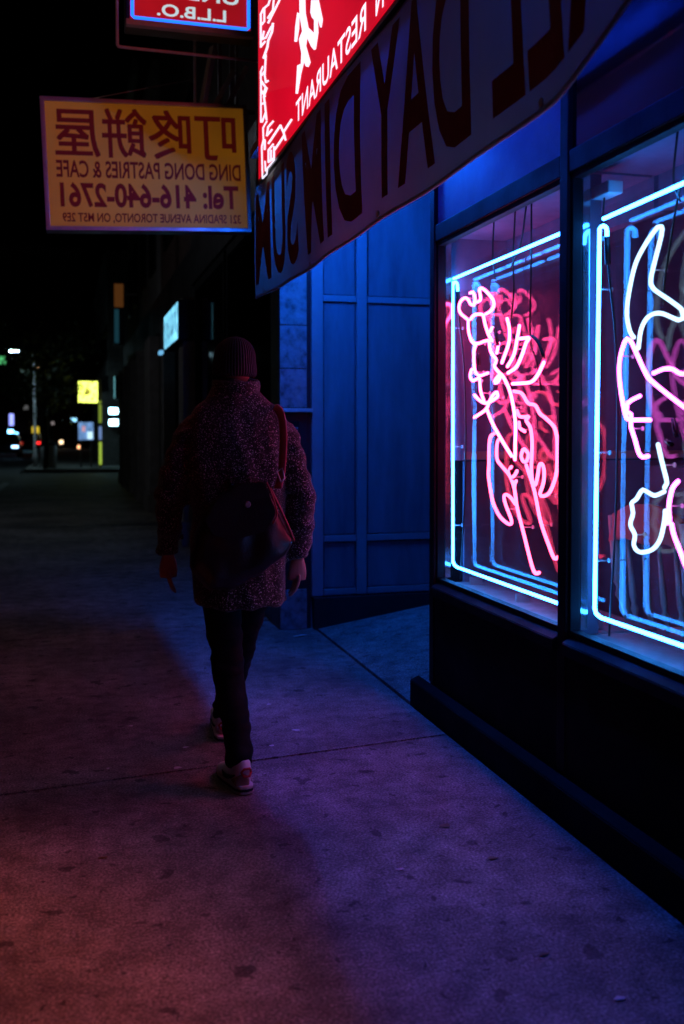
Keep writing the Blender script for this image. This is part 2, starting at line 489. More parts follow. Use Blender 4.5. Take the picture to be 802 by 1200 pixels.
CRP=[
 [(2.643,1.453),(2.771,1.508),(2.945,1.594),(2.991,1.63),(3.081,1.742),(3.102,1.751),(3.122,1.741),(3.152,1.68),(3.151,1.603),(3.124,1.512),(3.099,1.472),(3.074,1.471),(3.077,1.489),(3.105,1.499),(3.102,1.522),(3.075,1.536),(3.022,1.549)],
 [(2.968,1.467),(3.031,1.468),(3.085,1.466),(3.087,1.448),(3.06,1.401),(3.035,1.355),(3.011,1.341),(2.979,1.345)],
 [(2.957,1.624),(2.9,1.634),(2.85,1.631),(2.807,1.614),(2.759,1.613),(2.646,1.625)],
 [(2.796,1.269),(2.827,1.243),(2.845,1.186),(2.841,1.137),(2.864,1.129)],
 [(2.838,1.128),(2.825,1.094),(2.793,1.05),(2.759,1.003),(2.699,0.938)],
]
FR=[
 [(4.681,2.129),(4.687,2.164),(4.716,2.179),(4.745,2.164),(4.734,0.779),(4.716,0.753),(4.665,0.745),(3.604,0.742)],
 [(4.722,2.199),(3.607,2.21)],
 [(3.245,2.133),(3.248,2.161),(3.272,2.176),(3.297,2.17),(3.298,2.149),(3.314,0.787),(3.306,0.756),(3.266,0.745),(2.471,0.747)],
 [(3.267,2.201),(2.495,2.22)],
]
BIG=[
 [(5.288,3.675),(5.229,3.645),(5.239,3.569),(5.288,3.519),(5.359,3.545),(5.338,3.616)],
 [(5.238,3.72),(5.234,3.781),(5.095,3.757),(5.095,3.661),(5.087,3.59),(5.023,3.491),(4.908,3.422),(4.908,3.487),(4.952,3.514),(4.987,3.555),(4.969,3.609),(4.806,3.542),(4.725,3.415),(4.749,3.387),(4.782,3.4),(4.823,3.453),(4.815,3.387),(4.866,3.325),(4.909,3.337),(4.97,3.376),(5.05,3.447),(5.078,3.42),(4.979,3.301),(5.024,3.292),(5.088,3.318),(5.125,3.352),(5.191,3.316),(5.27,3.237),(5.33,3.256),(5.289,3.393),(5.201,3.371),(5.191,3.423),(5.249,3.517),(5.171,3.531),(5.229,3.63)],
]
COL=[
 [(6.062,4.064),(6.124,4.054),(6.067,4.027),(6.007,4.037)],
 [(6.095,4.05),(6.277,4.096),(6.237,4.07),(6.057,4.026)],
 [(6.262,4.093),(6.373,4.097),(6.315,4.069),(6.206,4.065)],
 [(6.367,4.099),(6.37,3.884),(6.306,3.861),(6.303,4.073)],
 [(6.248,4.085),(6.248,4.001),(6.187,3.976),(6.186,4.06)],
 [(6.231,4.003),(6.333,4.018),(6.282,3.991),(6.182,3.977)],
 [(5.947,4.015),(5.974,3.959),(5.918,3.935),(5.891,3.991)],
 [(5.959,3.962),(6.138,3.98),(6.088,3.954),(5.912,3.937)],
 [(5.767,3.943),(6.129,3.947),(6.071,3.919),(5.715,3.916)],
 [(5.977,3.888),(6.005,3.845),(5.938,3.818),(5.91,3.861)],
 [(5.993,3.849),(6.133,3.838),(6.068,3.809),(5.931,3.82)],
 [(6.124,3.841),(6.155,3.806),(6.085,3.778),(6.055,3.813)],
 [(6.144,3.811),(6.288,3.788),(6.219,3.758),(6.077,3.782)],
 [(6.258,3.949),(6.319,3.916),(6.257,3.891),(6.197,3.923)],
 [(6.288,3.9),(6.138,3.856),(6.163,3.876),(6.314,3.921)],
 [(6.148,3.858),(5.96,3.859),(6.011,3.884),(6.203,3.884)],
 [(6.312,3.865),(6.158,3.843),(6.205,3.868),(6.361,3.891)],
 [(6.198,3.78),(6.24,3.662),(6.178,3.64),(6.137,3.758)],
 [(6.242,3.668),(6.197,3.602),(6.137,3.584),(6.181,3.649)],
 [(6.168,3.59),(6.063,3.569),(6.096,3.589),(6.202,3.611)],
 [(6.294,3.742),(6.373,3.729),(6.318,3.706),(6.24,3.72)],
 [(6.369,3.732),(6.356,3.582),(6.298,3.564),(6.31,3.712)],
 [(6.285,3.675),(6.162,3.667),(6.209,3.689),(6.333,3.697)],
 [(6.356,3.664),(6.187,3.563),(6.13,3.551),(6.296,3.652)],
 [(6.196,3.578),(6.289,3.562),(6.223,3.536),(6.131,3.552)],
 [(6.361,3.644),(6.363,3.406),(6.311,3.391),(6.308,3.627)],
 [(6.159,3.564),(6.27,3.541),(6.211,3.518),(6.102,3.542)],
 [(6.268,3.544),(6.221,3.459),(6.16,3.441),(6.206,3.526)],
 [(6.225,3.467),(6.181,3.367),(6.12,3.35),(6.164,3.449)],
 [(6.354,3.607),(6.207,3.516),(6.16,3.507),(6.305,3.597)],
 [(6.309,3.5),(6.165,3.468),(6.19,3.486),(6.335,3.518)],
 [(6.272,3.378),(6.161,3.403),(6.214,3.423),(6.327,3.397)],
 [(6.153,3.357),(6.295,3.351),(6.25,3.334),(6.109,3.34)],
 [(6.291,3.353),(6.277,3.268),(6.225,3.254),(6.24,3.339)],
 [(6.273,3.274),(6.339,3.244),(6.288,3.228),(6.223,3.258)],
 [(6.336,3.247),(6.309,3.035),(6.257,3.022),(6.284,3.233)],
 [(6.276,3.024),(6.114,3.015),(6.149,3.031),(6.312,3.04)],
 [(6.118,3.014),(6.102,3.047),(6.151,3.061),(6.168,3.027)],
 [(5.949,3.298),(6.132,3.311),(6.087,3.29),(5.906,3.278)],
 [(6.125,3.312),(6.172,3.266),(6.112,3.247),(6.065,3.293)],
 [(6.128,3.25),(5.945,3.239),(5.988,3.259),(6.174,3.27)],
 [(6.243,3.266),(6.244,3.2),(6.176,3.181),(6.175,3.247)],
 [(6.069,3.186),(5.692,3.191),(5.74,3.212),(6.123,3.208)],
 [(5.76,3.212),(5.662,3.138),(5.61,3.128),(5.706,3.201)],
 [(5.675,3.149),(5.607,3.08),(5.554,3.068),(5.62,3.137)],
 [(5.441,3.156),(5.664,3.149),(5.617,3.129),(5.397,3.137)],
 [(5.657,3.124),(5.924,3.117),(5.873,3.097),(5.61,3.104)],
 [(5.951,3.161),(6.12,3.166),(6.073,3.146),(5.907,3.142)],
 [(6.115,3.167),(6.116,3.087),(6.056,3.072),(6.056,3.151)],
 [(6.082,3.075),(5.884,3.053),(5.918,3.071),(6.119,3.094)],
 [(5.886,3.053),(5.886,3.125),(5.942,3.141),(5.943,3.068)],
 [(6.032,3.144),(6.032,3.081),(5.979,3.068),(5.979,3.13)],
 [(6.222,3.126),(6.208,3.058),(6.157,3.046),(6.172,3.113)],
 [(6.173,3.047),(5.875,3.043),(5.911,3.058),(6.212,3.063)],
]

# ------------------------------------------------------------------ ground
def sheet(name, x0, x1, y0, y1, z, mat, t=.05):
    return tag(MB().box(x0, x1, y0, y1, z - t, z).build(name, mat), kind='structure')

sheet('ground', -250, 250, -150, 350, -.25, M_asphalt, .1)
sheet('road', -16, -1.78, -40, 200, -.13, M_asphalt)
sheet('side_street', -1.78, 60, 29.2, 38.6, -.134, M_asphalt)
walk = sheet('sidewalk', -1.6, 1.80, -8, 29, -.016, M_dirt, .2)
sheet('far_pavement', -1.6, 4.0, 38.8, 150, 0, M_slab, .15)
JS = .138
def jy(k, x): return 4.137 + 3.05 * k + JS * x
for k in range(-4, 8):
    pts = [(-1.595, jy(k, -1.595) + .006), (1.712, jy(k, 1.712) + .006), (1.712, jy(k + 1, 1.712) - .006), (-1.595, jy(k + 1, -1.595) - .006)]
    m = MB().prism(pts, -.09, 0.0, 'z', .005)
    m.build('slab', M_slab, walk)
# sloping slab that climbs into the recessed doorway
def rz(x): return .005 + .16 * (x - 1.722)
m = MB()
rp = [(1.724, 4.9), (3.3, 4.9), (3.3, 7.2), (1.724, 7.2)]
for a in (0,):
    top = [m.bm.verts.new((x, y, rz(x))) for x, y in rp]
    bot = [m.bm.verts.new((x, y, -.15)) for x, y in rp]
    m.bm.faces.new(top); m.bm.faces.new(bot[::-1])
    for i in range(4): m.bm.faces.new([top[i], bot[i], bot[(i + 1) % 4], top[(i + 1) % 4]])
bmesh.ops.recalc_face_normals(m.bm, faces=m.bm.faces[:])
m.build('ramp_slab', M_slab, walk)
kerb = tag(MB().box(-1.78, -1.602, -8, 29.1, -.2, .0, .012).build('kerb', M_kerb), kind='structure')

# ------------------------------------------------------------------ the restaurant building
YC = 4.785          # corner of the shop front
B = empty('restaurant_building', (1.8, 3.0, 0), 'black shop front of the restaurant with two tall neon-lit windows', 'building')
for (y0, y1) in ((3.372, YC - .004), (1.86, 3.366)):
    MB().box(1.775, 1.86, y0, y1, .13, .6, .006).build('kick_panel', M_kick, B)
m = MB()          # low black plinth, sloping at its end
m.prism([(1.715, -.01), (1.715, .13), (1.765, .15), (1.772, -.01)], 1.3, 4.92, 'y', .004)
m.build('plinth', M_kick, B)
MB().box(1.77, 1.818, 4.722, YC, .15, 3.35, .006).build('corner_post', M_frame, B)
MB().box(1.772, 1.818, 3.338, 3.403, .15, 3.35, .006).build('mullion', M_frame, B)
MB().box(1.772, 1.818, 1.76, 1.83, .15, 3.35, .006).build('mullion', M_frame, B)
for (y0, y1) in ((3.405, 4.72), (1.832, 3.336)):
    MB().box(1.774, 1.816, y0, y1, 2.375, 2.458, .005).build('transom_bar', M_frame, B)
    sl = MB().prism([(1.755, .60), (1.755, .645), (1.79, .667), (1.85, .667), (1.85, .60)], y0, y1, 'y', .003).build('window_sill', M_frame, B)
    fr = MB()
    for (a, b, c, d) in ((y0, y1, .668, .69), (y0, y1, 2.355, 2.374), (y0, y0 + .008, .69, 2.355), (y1 - .012, y1, .69, 2.355)):
        fr.box(1.785, 1.825, a, b, c, d, .003)
    fr = fr.build('window_frame', M_frame, B)
    MB().box(1.803, 1.809, y0 + .006, y1 - .008, .68, 2.36).build('pane', M_glass, fr)
    for yy in (y1 - .004,):
        MB().box(1.83, 1.858, yy - .004, yy + .004, .69, 2.37).build('jamb_strip', M_jamb, B)
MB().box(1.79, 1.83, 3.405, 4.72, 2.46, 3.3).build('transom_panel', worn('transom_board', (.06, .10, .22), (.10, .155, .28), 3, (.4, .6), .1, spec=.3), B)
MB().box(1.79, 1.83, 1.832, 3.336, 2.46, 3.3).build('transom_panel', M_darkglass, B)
MB().box(1.86, 2.1, -6, YC - .01, 3.36, 9).build('upper_wall', M_brick, B)
MB().box(1.80, 1.88, -6, 1.69, 0.0, 3.34).build('side_front', M_kick, B)
MB().box(1.86, 3.35, YC - .024, YC - .004, .15, 3.34).build('return_wall', M_kick, B)
MB().box(3.3, 3.42, YC - .005, 7.0, .2, 3.34).build('entrance_wall', M_kick, B)
d = MB().box(3.25, 3.296, 5.35, 6.4, .27, 2.35, .01).build('entrance_door', M_frame, B)
MB().box(3.235, 3.2495, 5.5, 6.25, .5, 2.2, .004).build('door_glass', M_darkglass, d)
MB().tube([(3.2, 5.44, 1.0), (3.2, 5.44, 1.4)], .012, 8).build('handle', M_alu, d)
MB().box(1.24, 3.42, 1.4, 6.98, 3.342, 3.40).build('soffit', M_soffit, B)
# interior
MB().box(1.862, 7.0, -1.5, 4.7585, .08, .14).build('interior_floor', M_int_d, B)
MB().box(1.862, 7.0, -1.5, 4.7585, 2.62, 2.68).build('interior_ceiling', M_int_p, B)
MB().box(6.9, 7.0, -1.5, 4.7585, .14, 2.62).build('interior_wall', M_int_d, B)
MB().box(1.89, 6.9, -1.6, -1.5, .14, 2.62).build('interior_wall', M_int, B)
for (y0, y1) in ((3.40, 4.733), (1.78, 3.37)):
    MB().box(1.862, 2.2, y0, y1, .60, .662, .006).build('display_ledge', M_ledge, B)
    MB().box(1.862, 2.16, y0, y1, 2.40, 2.44).build('display_header', M_int_p, B)
    MB().box(2.17, 2.22, y0, y1, 2.27, 2.61).build('header_fascia', M_int_p, B)
MB().box(1.862, 1.93, 3.374, 3.396, .664, 2.39).build('window_divider', M_int_d, B)
for (y0, y1) in ((3.43, 4.72), (1.85, 3.36)):
    for x in (1.935, 1.985):
        MB().box(x, x + .005, y0, y1, .70, 2.265).build('acrylic_panel', M_acryl, B)
for y in (4.63, 4.1, 3.46):
    MB().box(1.93, 1.995, y - .006, y + .006, .662, .70).build('panel_bracket', M_alu, B)
MB().box(1.87, 6.9, 4.742, 4.7595, 1.28, 2.61).build('interior_wall', M_int_p, B)
MB().box(1.94, 6.9, 4.735, 4.7585, .145, 1.275, .004).build('wainscot', M_int_d, B)
MB().box(1.94, 6.9, 4.722, 4.741, 1.285, 1.325, .004).build('dado_rail', M_wood, B)
# long shelves and lamps deep inside the room
for z in (.95, 1.35, 1.75):
    MB().box(6.5, 6.88, -1, 4.4, z, z + .03).build('shelf', M_wood, B)
MB().box(2.9, 3.3, 4.2, 4.62, .1405, 1.25, .01).build('counter', M_int_d, B)

# blue lamps under the canopy that light the doorway and the transom
for (a, b, nm, wh) in (((1.47, 5.75), (1.47, 6.58), 'doorway_lamp', 'recessed doorway'), ((1.47, 3.6), (1.47, 4.7), 'canopy_lamp', 'lobster window'), ((1.47, 1.75), (1.47, 2.75), 'canopy_lamp', 'crab window')):
    c = ((a[0] + b[0]) / 2, (a[1] + b[1]) / 2)
    L = empty(nm, (c[0], c[1], 3.3), 'blue fluorescent lamp under the canopy above the ' + wh, 'lamp', 'blue canopy lamps')
    w, h = (b[0] - a[0]) / 2 or .045, (b[1] - a[1]) / 2 or .045
    MB().box(c[0] - w, c[0] + w, c[1] - h, c[1] + h, 3.245, 3.285, .006).build('housing', M_steel, L)
    d = Vector((b[0] - a[0], b[1] - a[1], 0)).normalized()
    A, Z = Vector((*a, 3.22)) + d * .03, Vector((*b, 3.22)) - d * .03
    MB().tube([A, Z], .016, 10).build('lamp_tube', M_bluetube if nm == 'doorway_lamp' else M_bluetube2 if wh == 'lobster window' else M_bluetube3, L)
    for q in (A, Z):
        MB().box(q.x - .014, q.x + .014, q.y - .014, q.y + .014, 3.195, 3.244).build('lamp_holder', M_steel, L)

# ------------------------------------------------------------------ neon signs
XN = 1.88
def neon(name, label, strokes_by_mat, parent_loc, r=.0074):
    root = empty(name, parent_loc, label, 'neon sign')
    for mat, strokes in strokes_by_mat:
        for i, st in enumerate(strokes):
            dx = (i % 3) * .006
            pts = catmull([(XN + dx, y, z) for y, z in st], 6)
            o = MB().tube(pts, r, 8, round_cap=True).build('neon_tube', mat, root)
            a = pts[len(pts) // 2]
            MB().tube([a + Vector((.004, 0, 0)), (1.935, a.y, a.z)], .0022, 6).tube([(1.928, a.y, a.z), (1.934, a.y, a.z)], .008, 8).build('glass_clip', M_clip, o)
    return root
lob = neon('lobster_neon_sign', 'pink neon lobster hanging in the window by the doorway', [(M_pink, LOB[:16]), (M_hot, LOB[16:])], (XN, 4.2, .7))
crab = neon('crab_neon_sign', 'white and magenta neon figure with raised horn-shaped claw', [(M_white, CRW), (M_mag, CRP)], (XN, 2.9, .7), .0075)
for root, pts in ((lob, [[(4.24, 1.9), (4.2, 1.82)], [(3.86, 1.83), (3.80, 1.80), (3.745, 1.73)], [(4.42, 1.8), (4.415, 1.74)], [(4.04, 1.31), (4.06, 1.27), (4.03, 1.22)]]), (crab, [[(2.832, 1.47), (2.812, 1.41)], [(2.87, 1.40), (2.835, 1.385)]])):
    for p in pts:
        MB().tube(catmull([(XN + .004, y, z) for y, z in p]), .0078, 8).build('blackout_coat', M_tube_off, root)
for root, cs in ((lob, [[(4.08, 2.40), (4.10, 2.2), (4.09, 2.06), (4.115, 1.93)], [(3.92, 2.40), (3.92, 2.1), (3.925, 1.83), (3.86, 1.72), (3.82, 1.60)], [(4.31, 2.40), (4.32, 2.25), (4.29, 2.13)], [(3.97, 2.4), (4.02, 2.25), (4.12, 2.16)]]),
                 (crab, [[(2.86, 2.40), (2.88, 2.25), (2.84, 2.17)], [(2.79, 2.4), (2.80, 2.28), (2.85, 2.2), (2.92, 1.95), (2.93, 1.85)], [(2.80, 1.40), (2.76, 1.3), (2.74, 1.22)]])):
    for c in cs:
        MB().tube(catmull([(XN + .03, y, z) for y, z in c], 5), .004, 6).build('cable', M_cable, root)
for i, nm in enumerate(('lobster', 'crab')):
    root = empty('neon_border', (XN, 4.2 - 1.3 * i, .7), 'cyan neon border tubes framing the window with the ' + ('pink lobster' if i == 0 else 'white horn-shaped claw'), 'neon sign', 'cyan neon borders')
    for st in FR[2 * i:2 * i + 2]:
        pts = catmull(ease([(XN, y, z) for y, z in st]), 5)
        o = MB().tube(pts, .0074, 8, round_cap=True).build('neon_tube', M_cyan, root)
    y = FR[2 * i][4][0]
    for z in (1.95, 1.35, .95):
        MB().tube([(XN + .004, y, z), (1.934, y, z)], .0025, 6).tube([(1.927, y, z), (1.934, y, z)], .009, 8).build('glass_clip', M_clip, root)
    y = FR[2 * i][0][0]
    MB().tube([(XN, y, FR[2 * i][0][1] - .002), (XN + .005, y, FR[2 * i][0][1] - .10)], .011, 8).build('electrode_cap', M_cable, root)
    MB().tube(catmull([(XN + .005, y, FR[2 * i][0][1] - .1), (XN + .03, y - .02, 1.7), (XN + .04, y - .01, 1.2), (XN + .02, y, .68)]), .004, 6).build('cable', M_cable, root)
T = empty('transformer_box', (1.9, 3.2, 2.3), 'small neon transformer box in the top corner of the crab window', 'transformer')
MB().box(1.87, 1.93, 3.22, 3.345, 2.285, 2.33, .005).build('housing', M_steel, T)
MB().tube(catmull([(1.90, 3.3, 2.286), (1.90, 3.31, 2.22), (1.885, 3.29, 2.18)]), .0035, 6).build('cable', M_cable, T)

# ------------------------------------------------------------------ red sign over the front, banner below
S = empty('red_restaurant_sign', (1.3, 4.4, 3.04), 'long red backlit restaurant sign with white brush lettering above the banner', 'sign')
MB().box(1.203, 1.31, -1.6, 6.46, 3.04, 5.3, .006).build('cabinet', M_black, S)
MB().box(1.199, 1.2025, -1.57, 6.435, 3.062, 5.27).build('sign_face', M_redsign, S)  # unseen near end lengthened to throw more red on the ground
text_part('lettering', 'RESTAURANT', lambda u, v: (1.197, 4.0 + 1.32 * u, 3.088 + .118 * v), M_signwhite, S, .012, 1.02)
text_part('lettering', 'N', lambda u, v: (1.197, 3.76 + .105 * u, 3.088 + .118 * v), M_signwhite, S, .012)
m = MB()
for p in BIG: m.face([(1.197, y, z) for y, z in p])
for p in ([(5.234, 3.785), (5.30, 3.9), (5.36, 4.15), (5.27, 4.2), (5.19, 3.95), (5.1, 3.76)], [(4.965, 3.62), (5.0, 3.8), (4.92, 4.1), (4.83, 4.12), (4.86, 3.85), (4.81, 3.56)], [(5.55, 4.0), (4.7, 3.86), (4.68, 3.93), (5.5, 4.09)]):
    m.face([(1.1968, y, z) for y, z in p])
m.build('brush_character', M_signwhite, S)
m = MB()
for i, p in enumerate(COL): m.face([(1.197 - .00002 * i, y, z) for y, z in p])
m.build('small_characters', M_signwhite, S)

BN = empty('dim_sum_banner', (1.21, 4.4, 2.3), 'cream cloth banner with dark red capital letters hung below the red sign', 'banner')
def sag(y):      # lower hem
    t = (y - 2.0) / 4.7
    return 2.285 + .045 * (abs(t - .42) * 1.6) ** 2 + (.0 if y > 2.45 else (2.45 - y) ** 2 * 1.5)
def bpt(y, t, off=0.0):
    z = 3.05 + (sag(y) - 3.05) * t
    w = .012 * math.sin(y * 2.3 + t * 1.2) + .006 * math.sin(y * 7 + 2 * t + 1) * t + .02 * t * t
    curl = max(0, 2.4 - y) ** 2 * .9 * t
    return Vector((1.215 + w + curl - off, y, z))
ys = [1.95 + 4.72 * i / 140 for i in range(141)]
m = MB()
g = [[m.bm.verts.new(bpt(y, j / 16)) for j in range(17)] for y in ys]
g2 = [[m.bm.verts.new(bpt(y, j / 16, -.002)) for j in range(17)] for y in ys]
for i in range(140):
    for j in range(16):
        m.bm.faces.new([g[i][j], g[i + 1][j], g[i + 1][j + 1], g[i][j + 1]]).smooth = True
        m.bm.faces.new([g2[i][j], g2[i][j + 1], g2[i + 1][j + 1], g2[i + 1][j]]).smooth = True
cl = m.build('cloth', M_banner, BN)
MB().tube([bpt(y, 1.0) + Vector((0, 0, .004)) for y in ys], .008, 6).build('hem', M_banner, BN)
MB().tube([(1.228, 1.95, 3.034), (1.228, 6.67, 3.034)], .005, 8).build('hanging_rail', M_alu, BN)
for y in (2.5, 3.9, 5.2, 6.4):
    MB().tube([bpt(y, .965, .004), bpt(y, .965, -.004)], .014, 10).build('eyelet', M_alu, BN)
for word, y0, y1 in (('SUM', 5.42, 6.62), ('DIM', 4.12, 5.22), ('DAY', 2.96, 3.98), ('ALL', 1.98, 2.80)):
    text_part('lettering', word, lambda u, v: bpt(y0 + (y1 - y0) * u, .90 - .84 * v, .004), M_bletter, BN, .02, 1.02, sub=3)

# ------------------------------------------------------------------ neighbouring building with the panelled wall beside the doorway
NB = empty('neighbour_building', (1.6, 9.5, 0), 'building with granite pilaster and blue-lit panelled wall beside the doorway', 'building')
MB().box(1.69, 3.5, 7.04, 7.3, 0, 3.35).build('wall', M_wallp, NB)
for (x0, x1) in ((1.688, 1.772), (2.028, 2.102), (2.93, 3.0)):
    MB().box(x0, x1, 6.99, 7.035, .235, 3.34, .005).build('stile', M_wallt, NB)
cols = ((1.776, 2.024), (2.106, 2.926), (3.004, 3.3))
for (x0, x1) in cols:
    for z in (.235, .625, 2.365):
        MB().box(x0, x1, 6.998, 7.035, z, z + .045, .004).build('rail', M_wallt, NB)
    for (z0, z1) in ((.285, .62), (.675, 2.36), (2.415, 3.33)):
        MB().box(x0 + .008, x1 - .008, 7.015, 7.036, z0, z1, .007).build('panel', M_wallp, NB)
m = MB()
m.box(1.692, 3.3, 6.95, 7.0, .0, .228, .006)
m.build('base_board', M_black, NB)
MB().box(1.655, 1.686, 7.02, 7.3, 0, 3.35).build('shadow_gap', M_black, NB)
MB().box(1.452, 1.652, 7.012, 7.3, 0, 3.35).build('pilaster_core', M_black, NB)
for (z0, z1) in ((1.60, 1.873), (1.879, 2.183), (2.189, 2.62), (2.626, 3.3)):
    MB().box(1.455, 1.65, 6.99, 7.01, z0, z1, .002).build('granite_tile', M_granite, NB)
MB().box(1.455, 1.65, 6.99, 7.01, .004, .29, .004).build('granite_tile', M_granite, NB)
MB().box(1.44, 1.69, 6.965, 7.011, 1.565, 1.592, .004).build('ledge', M_steel, NB)
k = MB().box(1.53, 1.60, 6.998, 7.011, 1.36, 1.50, .004).build('entry_keypad', M_frame, NB)
for i in range(3):
    for j in range(2):
        MB().box(1.543 + .016 * i, 1.554 + .016 * i, 6.994, 6.9979, 1.445 - .018 * j, 1.457 - .018 * j, .002).build('key', M_alu, k)
MB().box(1.60, 1.66, 7.3, 12.3, 0, 8.5).build('facade', M_brick, NB)
MB().box(1.45, 1.6, 7.3, 12.3, 3.2, 3.9).build('fascia', M_black, NB)
for (y0, y1) in ((7.36, 9.6), (9.75, 12.1)):
    f = MB()
    for (a, b, c, d) in ((y0, y1, .35, .42), (y0, y1, 3.1, 3.19), (y0, y0 + .07, .42, 3.1), (y1 - .07, y1, .42, 3.1)):
        f.box(1.47, 1.55, a, b, c, d, .004)
    f = f.build('shop_window', M_frame, NB)
    MB().box(1.51, 1.52, y0 + .06, y1 - .06, .41, 3.11).build('pane', M_darkglass, f)
    MB().box(1.46, 1.58, y0, y1, .0, .345).build('stall_riser', M_black, NB)

def block(y0, y1, h, wall, label, n_bay, pil=M_stone):
    o = empty('street_building', (1.6, (y0 + y1) / 2, 0), label, 'building', 'buildings further along the sidewalk')
    MB().box(1.62, 6.0, y0, y1, 0, h).build('facade', wall, o)
    MB().box(1.5, 1.62, y0 + .02, y1 - .02, 3.1, 3.75, .01).build('fascia', M_black, o)
    MB().box(1.48, 1.62, y0, y1, h - .25, h + .1, .02).build('cornice', pil, o)
    bw = (y1 - y0) / n_bay
    for i in range(n_bay + 1):
        yy = min(max(y0 + i * bw, y0 + .3), y1 - .3)
        p = MB().box(1.36, 1.62, yy - .27, yy + .27, .32, 3.08, .012).build('pilaster', pil, o)
        MB().box(1.33, 1.62, yy - .3, yy + .3, 0, .315, .01).build('pilaster_base', pil, p)
    for i in range(n_bay):
        a, b = y0 + i * bw + (.62 if i == 0 else .32), y0 + (i + 1) * bw - (.62 if i == n_bay - 1 else .32)
        f = MB()
        for (p, q, c, d) in ((a, b, .4, .47), (a, b, 3.0, 3.08), (a, a + .06, .47, 3.0), (b - .06, b, .47, 3.0)):
            f.box(1.53, 1.615, p, q, c, d)
        f = f.build('shop_window', M_frame, o)
        MB().box(1.57, 1.58, a + .05, b - .05, .46, 3.01).build('pane', M_darkglass, f)
        MB().box(1.52, 1.615, a, b, 0, .395).build('stall_riser', M_black, o)
        for fl in range(int((h - 4) // 2.6)):
            zz = 4.5 + fl * 2.6
            w = MB().box(1.58, 1.618, a + .3, b - .3, zz, zz + 1.5, .01).build('upper_window', M_frame, o)
            MB().box(1.57, 1.579, a + .38, (a + b) / 2 - .03, zz + .07, zz + 1.43).build('pane', M_darkglass, w)
            MB().box(1.57, 1.579, (a + b) / 2 + .03, b - .38, zz + .07, zz + 1.43).build('pane', M_darkglass, w)
    return o
block(12.35, 18.3, 9, M_brick, 'dark shop building with the white glowing box sign and stone pilasters', 2)
block(18.35, 23.9, 8, M_stone, 'dark stone shop building with the narrow upright sign', 2)
block(23.95, 28.7, 10, M_brick, 'dark brick corner building by the side street crossing', 2)
o = block(43, 62, 9, M_stone, 'far building across the side street behind the yellow-green square sign', 5)

M_cyansign = emit('white_cyan_sign', (.22, .72, 1.0), 1.15, .6, 9)
X = empty('shop_box_sign', (1.4, 13.3, 2.55), 'small white glowing box sign fixed over a dark shop front', 'sign')
MB().box(1.30, 1.50, 12.35, 14.2, 2.54, 3.04, .01).build('cabinet', M_black, X)
MB().box(1.296, 1.299, 12.38, 14.17, 2.565, 3.015).build('sign_face', M_cyansign, X)
m = MB()
for i in range(6):
    y = 12.55 + i * .27
    m.face([(1.2945, y, 2.66), (1.2945, y + .08, 2.66), (1.2945, y + .16, 2.93), (1.2945, y + .08, 2.93)])
m.build('sign_marks', M_black, X)
MB().box(1.26, 1.32, 14.5, 14.75, 2.53, 2.59, .02).build('wall_lamp', emit('cold_lamp', (.2, .6, 1), .8), X)

X = empty('upright_blade_sign', (1.2, 23.0, 3.4), 'narrow upright sign dark red above and teal below, high on a facade', 'sign')
MB().box(.98, 1.22, 22.95, 23.08, 3.35, 4.75, .01).build('cabinet', M_black, X)
MB().box(1.0, 1.2, 22.944, 22.949, 4.2, 4.72).build('upper_panel', emit('dim_amber_panel', (1, .35, .08), .06), X)
MB().box(1.0, 1.1, 22.944, 22.949, 3.4, 4.15).build('lower_panel', emit('dim_teal_panel', (.1, .5, .7), .06), X)
MB().tube([(1.22, 23.02, 4.5), (1.4, 23.02, 4.5), (1.5, 23.02, 4.5)], .02).build('bracket', M_steel, X)

# signs across the side street
M_ygreen = emit('yellow_green_face', (.86, 1.0, .14), 3.2)
X = empty('square_sign', (.73, 40, 2.5), 'square yellow-green glowing sign hung from a lit post', 'sign')
MB().box(.34, 1.12, 40.0, 40.2, 2.5, 3.38, .02).build('cabinet', M_black, X)
MB().box(.37, 1.09, 39.992, 39.998, 2.53, 3.35).build('sign_face', M_ygreen, X)
MB().sphere((.72, 39.985, 2.95), .12, 1, .05, 1).build('sign_emblem', emit('sign_emblem', (.8, .75, .1), .7), X)
MB().box(1.125, 1.24, 40.03, 40.15, 0, 3.5, .01).build('post', M_steel, X)
for (z0, z1, s) in ((.12, 1.0, .55), (1.1, 1.6, .5), (1.75, 2.6, .3)):
    MB().box(1.13, 1.235, 40.018, 40.029, z0, z1).build('light_strip', emit('post_light', (.62, .9, .1) if s != .5 else (.3, .5, 1), s), X)
X = empty('poster_screen', (.65, 40.3, 1.0), 'bluish glowing advertising screen below the square sign', 'screen')
MB().box(.34, .95, 40.3, 40.4, 1.05, 1.80, .01).build('housing', M_black, X)
MB().box(.36, .93, 40.292, 40.298, 1.08, 1.77).build('screen', emit('screen_blue', (.25, .5, 1), .55, .5, 8), X)
MB().box(.70, .9, 40.285, 40.2915, 1.12, 1.4).build('bright_patch', emit('screen_white', (.6, .9, 1), 1.2), X)
MB().box(.50, .62, 40.285, 40.2915, 1.4, 1.62).build('pink_patch', emit('screen_pink', (1, .5, .6), .6), X)
for (x) in (.45, .84): MB().box(x - .03, x + .03, 40.32, 40.38, 0, 1.045).build('leg', M_steel, X)
X = empty('twin_lamp_panel', (1.8, 42.9, 1.6), 'two stacked white lamps on the end wall beyond the square sign', 'lamp')
MB().box(1.6, 2.02, 42.86, 42.99, 1.6, 2.45).build('housing', M_black, X)
for z in (1.66, 2.14): MB().box(1.63, 1.99, 42.83, 42.858, z, z + .25, .02).build('lamp_face', emit('twin_lamp', (.4, .85, 1), 14), X)
X = empty('corner_box_sign', (1.3, 28.8, 2.4), 'slim cyan glowing sign at the street corner', 'sign')
